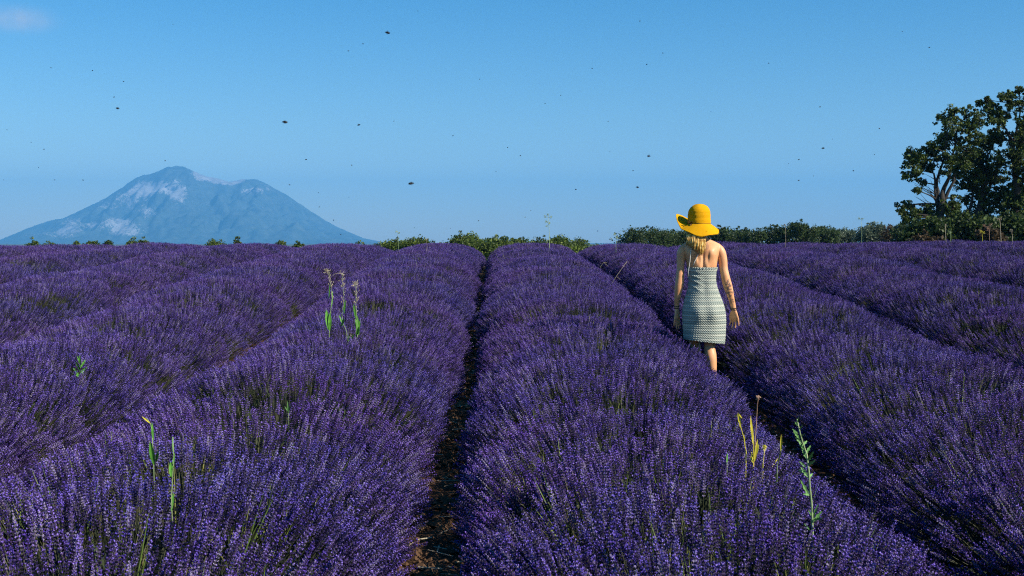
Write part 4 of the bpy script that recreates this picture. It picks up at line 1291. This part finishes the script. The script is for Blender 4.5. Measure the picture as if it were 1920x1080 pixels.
# head with brow, nose, chin and ears (it looks ahead, away from the camera)
hc = Vector((-0.034, 0.02, wz(424)))
V = []
n = 40
for j in range(25):
    ph = math.pi * (j + 0.5) / 25
    for k in range(n):
        a = 2 * math.pi * k / n
        x, y, z = math.sin(ph) * math.cos(a), math.sin(ph) * math.sin(a), -math.cos(ph)
        w = 1.0 - 0.22 * max(0, -z) * (0.4 + 0.6 * max(0, y))
        X_, Y_, Z_ = 0.076 * x * w, 0.094 * y * (1 - 0.1 * max(0, -z)), 0.116 * z
        if y > 0.3:
            Y_ += 0.022 * math.exp(-(X_ / 0.012) ** 2 - ((Z_ + 0.018) / 0.020) ** 2)     # nose
            Y_ += 0.006 * math.exp(-(X_ / 0.045) ** 2 - ((Z_ - 0.026) / 0.010) ** 2)     # brow
            Y_ += 0.007 * math.exp(-(X_ / 0.024) ** 2 - ((Z_ + 0.054) / 0.012) ** 2)     # lips
            Y_ += 0.010 * math.exp(-(X_ / 0.025) ** 2 - ((Z_ + 0.095) / 0.016) ** 2)     # chin
            for sg in (-1, 1):
                Y_ -= 0.008 * math.exp(-((X_ - sg * 0.030) / 0.014) ** 2 - ((Z_ - 0.006) / 0.012) ** 2)
        V.append((hc.x + X_, hc.y + Y_, hc.z + Z_))
shell(V, n, 25)
for sg in (-1, 1):
    limb_shell([(hc + Vector((sg * 0.076, 0.0, 0.018)), 0.009, 0.014), (hc + Vector((sg * 0.080, -0.004, -0.006)), 0.007, 0.014), (hc + Vector((sg * 0.074, 0.002, -0.028)), 0.006, 0.009)], n=12, sub=3)
# arms
armR = [(wp(1346, 463, 0.005), .034), (wp(1351.5, 472, 0.0), .043), (wp(1355.5, 487, 0.0), .041), (wp(1357.5, 503, 0.0), .037), (wp(1360.5, 518, -0.005), .038), (wp(1363, 529, -0.008), .041, .036), (wp(1367, 541, 0.0), .038, .034), (wp(1372, 557, 0.02), .030, .029), (wp(1376.5, 571, 0.035), .024, .021), (wp(1378.5, 579, 0.04), .0225, .018)]
armL = [(wp(1285, 463, 0.005), .034), (wp(1279, 472, 0.0), .042), (wp(1277, 487, 0.0), .037), (wp(1276.5, 503, 0.0), .034), (wp(1275.5, 518, -0.004), .036), (wp(1274.5, 529, -0.005), .038, .034), (wp(1273, 541, 0.0), .036, .032), (wp(1271.5, 557, 0.018), .029, .027), (wp(1270.8, 570, 0.03), .023, .020), (wp(1270.8, 578, 0.035), .0215, .017)]
limb_shell(armR); limb_shell(armL)
# hands: palm, four bent fingers, thumb
def hand(wrist, knuck, u, nrm, tips, thumb):
    """u: across the knuckles (index to little), nrm: out of the back of the hand"""
    u, nrm = Vector(u).normalized(), Vector(nrm).normalized()
    mid = wrist.lerp(knuck, 0.55)
    limb_shell([(wrist, .020, .016), (mid, .033, .014), (knuck, .037, .012)], n=20, sub=5, flat=u)
    for i, (off, tip, bend) in enumerate(tips):
        k0 = knuck + u * off - (knuck - wrist).normalized() * 0.012
        L = (tip - k0).length
        d = (tip - k0).normalized()
        p1 = k0 + d * L * 0.48 + nrm * bend; p2 = k0 + d * L * 0.78 + nrm * bend * 0.8
        r = .0090 if i < 3 else .0078
        limb_shell([(k0, r * 1.05), (p1, r), (p2, r * 0.88), (tip, r * 0.72)], n=10, sub=4, flat=u)
    b = wrist.lerp(knuck, 0.3) - u * 0.022
    d = thumb - b
    limb_shell([(b, .013), (b + d * 0.45 - u * 0.006, .0115), (b + d * 0.78, .0095), (thumb, .0075)], n=10, sub=4, flat=u)
wR, kR = wp(1379, 581, 0.042), wp(1381, 597, 0.045)
hand(wR, kR, (0.75, -0.62, 0), (0.62, 0.75, 0.1),
     [(-0.030, wp(1372, 611, 0.075), 0.006), (-0.010, wp(1376.5, 616, 0.062), 0.006), (0.010, wp(1382, 615.5, 0.045), 0.005), (0.029, wp(1388, 611, 0.035), 0.004)], wp(1373, 600, 0.085))
wL, kL = wp(1270.8, 580, 0.037), wp(1271.5, 596, 0.04)
hand(wL, kL, (-0.62, -0.72, 0), (-0.75, 0.62, 0.1),
     [(-0.030, wp(1278.5, 612, 0.07), 0.005), (-0.010, wp(1275.5, 617, 0.055), 0.005), (0.010, wp(1271, 617.5, 0.035), 0.004), (0.029, wp(1265.5, 612, 0.02), 0.003)], wp(1276, 600, 0.085))
# legs: weight on the right leg, the left one a step ahead
limb_shell([(wp(1334, 590, 0), .080), (wp(1334, 615, 0), .074), (wp(1332.5, 640, -0.01), .055), (wp(1331.5, 652, -0.012), .049), (wp(1332.5, 667, -0.035), .053), (wp(1334.5, 684, -0.045), .045), (wp(1336.5, 705, -0.045), .033), (wp(1338, 724, -0.05), .026), (wp(1338, 735, -0.05), .028)], n=32)
limb_shell([(wp(1338, 738, -0.075), .026, .024), (wp(1338.5, 739, 0.0), .034, .022), (wp(1339.5, 740.5, 0.08), .040, .016), (wp(1340, 741.5, 0.13), .034, .011)], n=20)
limb_shell([(wp(1304, 590, 0.01), .080), (wp(1306, 615, 0.08), .072), (wp(1308, 638, 0.15), .054), (wp(1309.5, 648, 0.17), .047), (wp(1311.5, 664, 0.17), .050), (wp(1312.5, 684, 0.18), .043), (wp(1313, 705, 0.20), .031), (wp(1313.5, 724, 0.22), .025), (wp(1313.5, 733, 0.23), .027)], n=32)
limb_shell([(wp(1313.5, 737, 0.205), .026, .024), (wp(1313, 738, 0.28), .034, .022), (wp(1312.5, 740, 0.36), .040, .016), (wp(1312, 741, 0.41), .034, .011)], n=20)
tmp = mesh_obj("body_shells", bv, bf, m_skin, link=True)
rm = tmp.modifiers.new("fuse", 'REMESH'); rm.mode = 'VOXEL'; rm.voxel_size = 0.0042; rm.use_smooth_shade = True
sm = tmp.modifiers.new("smooth", 'SMOOTH'); sm.factor = 0.5; sm.iterations = 4
dg = bpy.context.evaluated_depsgraph_get()
bme = bpy.data.meshes.new_from_object(tmp.evaluated_get(dg))
bpy.data.objects.remove(tmp)
bme.name = "body"
bme.materials.clear(); bme.materials.append(m_skin)
body = bpy.data.objects.new("body", bme); col.objects.link(body); body.parent = woman
for sg in (-1, 1):
    mb = MB(); mb.ball((hc.x + sg * 0.030, hc.y + 0.074, hc.z + 0.004), 0.012, 0, 12, 8, (1, 0.6, 0.6)); mb.build("eye", new_mat("eye_white", (0.7, 0.7, 0.68)) if sg < 0 else bpy.data.materials["eye_white"], woman, True)
mb = MB(); mb.ball((hc.x, hc.y + 0.088, hc.z - 0.055), 0.022, 0, 12, 6, (1, 0.35, 0.3)); mb.build("mouth", new_mat("lips", (0.45, 0.13, 0.11)), woman, True)

# --- dress
prof_d = [(640, 1283, 1359.5, .125), (625, 1282, 1361, .125), (604, 1280, 1362, .125), (590, 1279.5, 1361.5, .13), (578, 1280.5, 1359.5, .128), (566, 1282.5, 1356, .120), (551, 1287, 1350, .112), (538, 1291, 1345.5, .104), (526, 1292, 1343, .100), (512, 1291, 1343.5, .104), (500.5, 1289.5, 1345.5, .106)]
rows = [(wz(p[0]), (p[1] + p[2]) / 2, (p[2] - p[1]) / 2, p[3]) for p in prof_d]
T = interp_rings([(z, wp(c, 500).x, w / (F / WD), ry) for z, c, w, ry in rows], 0.004)
n = 220; V = []
z_lo, z_hi = T[0, 0], T[-1, 0]
for z, cx, rx, ry in T:
    q = (z - z_lo) / (z_hi - z_lo)
    for k in range(n):
        a = 2 * math.pi * k / n
        ca, sa = math.cos(a), math.sin(a)
        x = rx * abs(ca) ** 0.9 * (1 if ca >= 0 else -1); y = ry * abs(sa) ** 0.9 * (1 if sa >= 0 else -1)
        # buttocks, hollow of the back
        if sa < 0:
            for sg in (-1, 1):
                y -= 0.030 * g2(x, z, sg * 0.070, wz(586), 0.065, 0.085)
            y += 0.010 * math.exp(-(x / 0.03) ** 2) * math.exp(-((z - wz(540)) / 0.09) ** 2)
        # diagonal pulls at the left waist and shallow vertical waves to the hem
        f = 0
        if sa < 0.3:
            for (x0, p0, sl, amp) in [(-0.10, 516, -0.42, .009), (-0.10, 524, -0.60, .010), (-0.11, 534, -0.72, .008), (-0.10, 508, -0.2, .006)]:
                e = (z - wz(p0)) - sl * (x - x0)
                f += amp * math.exp(-(e / 0.009) ** 2) * math.exp(-((x - x0) / 0.075) ** 2)
        f += 0.0035 * math.sin(5 * a + 1.0 + 3 * q) * (1 - q) ** 1.2 + 0.006 * (1 - q) ** 2 * math.sin(3 * a + 0.6)
        f += 0.0016 * math.sin(2 * math.pi * z / 0.021)
        if q > 0.955: f += 0.004 * math.sin(34 * a) * (q - 0.955) / 0.045 + 0.003
        r_ = math.hypot(x, y)
        x += f * x / r_; y += f * y / r_
        zz_ = z
        if q < 0.2: zz_ += -(x / 0.18) * 0.022 * (1 - q / 0.2) + 0.004 * math.sin(40 * a) * (1 - q / 0.2) * (q < 0.02)
        V.append((cx + x, y, zz_))
m_ = len(T)
Fc = [(i * n + k, i * n + (k + 1) % n, (i + 1) * n + (k + 1) % n, (i + 1) * n + k) for i in range(m_ - 1) for k in range(n)]
dress = mesh_obj("dress", V, Fc, m_dress, woman, True)
so = dress.modifiers.new("thickness", 'SOLIDIFY'); so.thickness = 0.004; so.offset = -1

# --- hat
hcx, hcy = wp(1311.5, 400).x, 0.015
cr_z0 = wz(420.5); cr_top = wz(383)
m_ = m_hat
tc = nd(m_, "ShaderNodeTexCoord"); wv = nd(m_, "ShaderNodeTexWave", Scale=1.0, Distortion=0.6, Detail=1.0)
wv.wave_type = 'BANDS'; wv.bands_direction = 'X'
at3 = nd(m_, "ShaderNodeAttribute", attribute_name="coil"); cmb = nd(m_, "ShaderNodeCombineXYZ"); lk(m_, at3.outputs['Fac'], cmb.inputs[0])
lk(m_, cmb.outputs[0], wv.inputs['Vector'])
rh = ramp(m_, [(0.1, (0.66, 0.30, 0.004)), (0.5, (0.84, 0.40, 0.006)), (1.0, (0.90, 0.46, 0.012))], wv.outputs['Fac']); lk(m_, rh.outputs[0], bsdf(m_).inputs['Base Color'])
bh = nd(m_, "ShaderNodeBump", Strength=0.6, Distance=0.004); lk(m_, wv.outputs['Fac'], bh.inputs['Height']); lk(m_, bh.outputs[0], bsdf(m_).inputs['Normal'])
n = 120; V = []; coil = []
Hc = cr_top - cr_z0
# crown rings from the top down
s_acc = 0.0
crown_rings = []
for i in range(28):
    t = i / 27
    if t < 0.6:
        a = t / 0.6 * math.pi / 2 * 0.93
        r = 0.094 * math.sin(a) ** 0.92; z = cr_top - 0.085 * (1 - math.cos(a))
    else:
        q = (t - 0.6) / 0.4
        r = 0.0935 + 0.006 * q; z = cr_top - 0.085 * (1 - math.cos(math.pi / 2 * 0.93)) - q * (Hc - 0.085 * (1 - math.cos(math.pi / 2 * 0.93)))
    crown_rings.append((max(r, 0.001), z))
for i, (r, z) in enumerate(crown_rings):
    if i: s_acc += math.hypot(r - crown_rings[i - 1][0], z - crown_rings[i - 1][1])
    rid = 0.0010 * math.sin(s_acc * 2 * math.pi / 0.012)
    for k in range(n):
        a = 2 * math.pi * k / n
        rr_ = (r + rid) * (1 + 0.02 * math.sin(2 * a + 1))
        V.append((rr_ * math.cos(a), rr_ * 1.12 * math.sin(a), z + 0.003 * math.sin(3 * a + i * 0.2) * (i > 3))); coil.append(s_acc)
# brim: edge height and reach round the head (0 right, 90 ahead, 180 left, 270 towards the camera)
ang = np.array([-30, 0, 40, 90, 130, 150, 170, 190, 205, 225, 250, 270, 300, 330, 360, 400])
rea = np.array([.175, .172, .17, .18, .205, .215, .205, .195, .19, .185, .18, .178, .178, .175, .172, .17])
edz = np.array([wz(438), wz(432), wz(430), wz(415), wz(403), wz(402), wz(406), wz(418), wz(430), wz(436), wz(441), wz(443), wz(442), wz(438), wz(432), wz(430)]) - cr_z0
nb_ = 16
for j in range(1, nb_ + 1):
    q = j / nb_
    s_acc += 0.0065
    for k in range(n):
        a = 2 * math.pi * k / n; deg = math.degrees(a)
        rch = np.interp(deg, ang, rea); ez = np.interp(deg, ang, edz)
        r = 0.0995 + (rch - 0.0995) * q
        z = cr_z0 + ez * (q ** 1.15) + 0.006 * math.sin(5 * a + 0.7) * q + 0.0012 * math.sin(q * nb_ * math.pi)
        sy = 1.12 - 0.12 * q
        V.append((r * math.cos(a), r * sy * math.sin(a), z)); coil.append(s_acc)
m_r = len(crown_rings) + nb_
Fc = [(i * n + k, i * n + (k + 1) % n, (i + 1) * n + (k + 1) % n, (i + 1) * n + k) for i in range(m_r - 1) for k in range(n)]
Fc.append(tuple(range(n)))
V = [(x + hcx, y + hcy, z) for x, y, z in V]
hat = mesh_obj("sun_hat", V, Fc, m_hat, woman, True)
at4 = hat.data.attributes.new("coil", 'FLOAT', 'POINT'); at4.data.foreach_set("value", (np.array(coil) * 62.0).astype(np.float32))
so = hat.modifiers.new("thickness", 'SOLIDIFY'); so.thickness = 0.004
# ribbon tied at the left of the crown
mb = MB()
for k in range(2):
    pts = []
    for i in range(41):
        a = 2 * math.pi * i / 40
        pts.append((hcx + 0.1025 * math.cos(a), hcy + 0.1025 * 1.11 * math.sin(a), cr_z0 + 0.008 + 0.003 * k))
    if k == 0: mb.tube(pts, 0.0022, 5)
bk = Vector((hcx - 0.088, hcy - 0.072, cr_z0 + 0.008))
for v in [(-.03, -.01, .016), (-.035, -.012, -.008), (.018, -.02, .012), (-.012, -.03, -.040), (.008, -.03, -.034), (-.02, -.01, .028)]:
    v = Vector(v)
    mb.tube([bk, bk + v * 0.5 + Vector((0, -.006, .008)), bk + v], 0.0030, 5)
mb.ball(bk, 0.008, 0, 8, 6)
hb = mb.build("hat_ribbon", m_ribbon, hat, True)

# --- hair: many tapering locks falling from under the hat, gathered toward a point left of the spine
mb = MB()
rh_ = random.Random(5)
for i in range(170):
    t = i / 169 + rh_.uniform(-.02, .02)
    x0 = 1285 + 33 * t
    # length by place across: short at the outer left, longest near 3/4
    ybot = np.interp(t, [0, 0.15, 0.35, 0.6, 0.8, 1.0], [459, 464, 468, 473, 482, 472]) + rh_.uniform(-7, 1)
    x1 = np.interp(t, [0, 0.3, 0.7, 1.0], [1283, 1295, 1309, 1317]) + rh_.uniform(-2.5, 2.5)
    yb = -0.105 - 0.03 * math.sin(math.pi * min(1, max(0, t))) + rh_.uniform(-.008, .008)
    top = wp(x0 + rh_.uniform(-1, 1) + (1304 - x0) * 0.25, 428, -0.06 + rh_.uniform(-.015, .015))
    p1 = wp(x0 + rh_.uniform(-1, 1), 442, yb - 0.005); p2 = wp((x0 * 0.5 + x1 * 0.5) + rh_.uniform(-1, 1), 442 + (ybot - 442) * 0.5, yb - 0.012 + rh_.uniform(-.006, .006)); p3 = wp(x1, ybot, yb - 0.004)
    mb.tube([top, p1, p2, p2.lerp(p3, 0.6) + Vector((rh_.uniform(-.004, .004), 0, 0)), p3], [0.006, 0.0052, 0.0042, 0.003, 0.0006], 5)
mb.ball((hc.x, hc.y - 0.008, hc.z - 0.0), 0.086, 0, 18, 12, (0.96, 1.06, 1.2))
mb.build("hair", m_hair, woman, True)
# halter cords
for pts in ([(1293, 462, -.115), (1291.5, 475, -.118), (1290.5, 490, -.112), (1288.5, 505, -.10), (1287.5, 520, -.09)], [(1306, 476, -.112), (1303, 483, -.116), (1299, 491, -.112), (1297, 498, -.105)]):
    mb = MB(); mb.tube([wp(*p) for p in pts], 0.0030, 6); mb.build("halter_cord", m_cord, woman, True)
# bracelets
for (c, rx, ry) in ((wp(1379, 581.5, .042), .026, .021), (wp(1378.2, 578.5, .039), .0255, .0215), (wp(1270.8, 575, .034), .0245, .0205), (wp(1270.8, 578.5, .036), .024, .020)):
    mb = MB()
    pts = [c + Vector((rx * math.cos(2 * math.pi * i / 20), ry * math.sin(2 * math.pi * i / 20), 0.003 * math.sin(2 * math.pi * i / 20 + 1) - (0.12 * rx * math.cos(2 * math.pi * i / 20) if c.x > 0 else 0))) for i in range(21)]
    mb.tube(pts, 0.0034, 6); mb.build("bracelet", m_bracelet, woman, True)

# ------------------------------------------------------------------ bees in the air
m_bee = new_mat("bee_body", (0.012, 0.010, 0.008), rough=0.6)
m_beestripe = new_mat("bee_stripe", (0.20, 0.11, 0.02), rough=0.6)
m_wing = new_mat("bee_wing", (0.05, 0.05, 0.05), rough=0.3)
bsdf(m_wing).inputs['Alpha'].default_value = 0.55
def bee_mesh():
    mb = MB()
    mb.ball((0, 0, 0), 0.0024, 0, 8, 6, (1.1, 1, 1))
    mb.ball((0.0040, 0, -0.0006), 0.0030, 0, 8, 6, (1.45, 0.9, 0.85))
    mb.ball((0.0044, 0, -0.0006), 0.00305, 1, 8, 2, (0.35, 0.95, 0.9))
    mb.ball((-0.0030, 0, 0), 0.0015, 0, 6, 5)
    for s in (-1, 1):
        mb.tube([(-0.0035, 0.0004 * s, 0), (-0.0055, 0.0012 * s, -0.0008)], 0.0002, 3)
        for x in (-0.001, 0.0005, 0.002): mb.tube([(x, 0.001 * s, -0.001), (x + 0.001, 0.002 * s, -0.004)], 0.00025, 3)
    return mb.build("bee_body", [m_bee, m_beestripe], link=False).data
def wing_mesh(s):
    mb = MB(); mb.leaf((0, 0.0008 * s, 0.0016), (0.45, 0.9 * s, 0.25), (0, 0, 1), 0.0085, 0.0034, 0, 0.05, 4)
    mb.leaf((0.001, 0.0008 * s, 0.0014), (0.8, 0.7 * s, 0.15), (0, 0, 1), 0.006, 0.0026, 0, 0.05, 4)
    return mb.build("wing", m_wing, link=False).data
BM_, WL, WR = bee_mesh(), wing_mesh(1), wing_mesh(-1)
big = [(727, 64, 3.2, 8, "dark bee flying high left of the middle of the sky, sharp and flat"),
       (535, 230, 3.0, 0, "dark bee flying right above the mountain's right slope, wide flat speck"),
       (773, 344, 2.9, 3, "largest dark bee, hovering low between mountain and picture middle"),
       (227, 205, 4.6, -10, "dark bee flying high above the mountain's left slope"),
       (675, 235, 5.2, 10, "small dark bee between the two larger ones left of the middle"),
       (557, 1, 4.4, 0, "dark bee cut by the top edge of the picture"),
       (1217, 293, 4.6, -5, "dark bee hovering up and to the left of the yellow hat"),
       (1194, 351, 5.2, 5, "small dark bee left of the hat, a bit above hat height"),
       (1542, 278, 5.0, -8, "dark bee in the sky between the hat and the oaks")]
for (x, y, d, rz, lab) in big:
    p = at(x, y, d)
    o = empty("bee", p); tag(o, lab, "bee", "bees in the air over the field")
    o.rotation_euler = (R(random.uniform(-10, 10)), R(rz), R(random.choice([0, 180]) + random.uniform(-15, 15)))
    for nm, me in (("body", BM_), ("wing", WL), ("wing", WR)):
        c = bpy.data.objects.new(nm, me); col.objects.link(c); c.parent = o
tiny = [(330, 50), (682, 85), (655, 98), (237, 155), (220, 184), (103, 130), (180, 135), (1198, 42), (1241, 101), (1212, 122), (1051, 180), (1140, 228), (1022, 195), (976, 292), (1143, 285), (1079, 355), (1536, 201), (1648, 241),
        (1560, 261), (1498, 299), (1478, 307), (1525, 330), (1497, 338), (1187, 320), (785, 24), (575, 300), (660, 310), (598, 362), (655, 370), (545, 347), (160, 338), (108, 338), (78, 315), (13, 338), (88, 281), (65, 268),
        (20, 245), (600, 388), (985, 407), (995, 395), (930, 322), (952, 277), (850, 255), (740, 228), (1740, 90), (1690, 60), (1765, 210), (1640, 290), (1600, 320), (1110, 130), (1121, 433), (897, 414), (777, 427), (845, 428), (313, 302), (626, 413), (640, 440), (1332, 210), (1440, 120), (900, 150)]
for (x, y) in tiny:
    d = random.uniform(7.0, 13)
    o = bpy.data.objects.new("bee", BM_); col.objects.link(o)
    o.location = at(x, y, d); o.rotation_euler = (0, R(random.uniform(-25, 25)), R(random.uniform(0, 360)))
    wher = ("in the sky left of and above the mountain" if y < 300 and x < 480 else "close beside or just above the mountain's slopes" if x < 700 else
            "between mountain and hat in the upper sky" if x < 1280 and y < 240 else "low in the sky between mountain and hat" if x < 1280 else "in the sky right of the yellow hat")
    tag(o, "tiny dark bee, a mere speck " + wher, "bee", "far bees seen as specks " + wher)
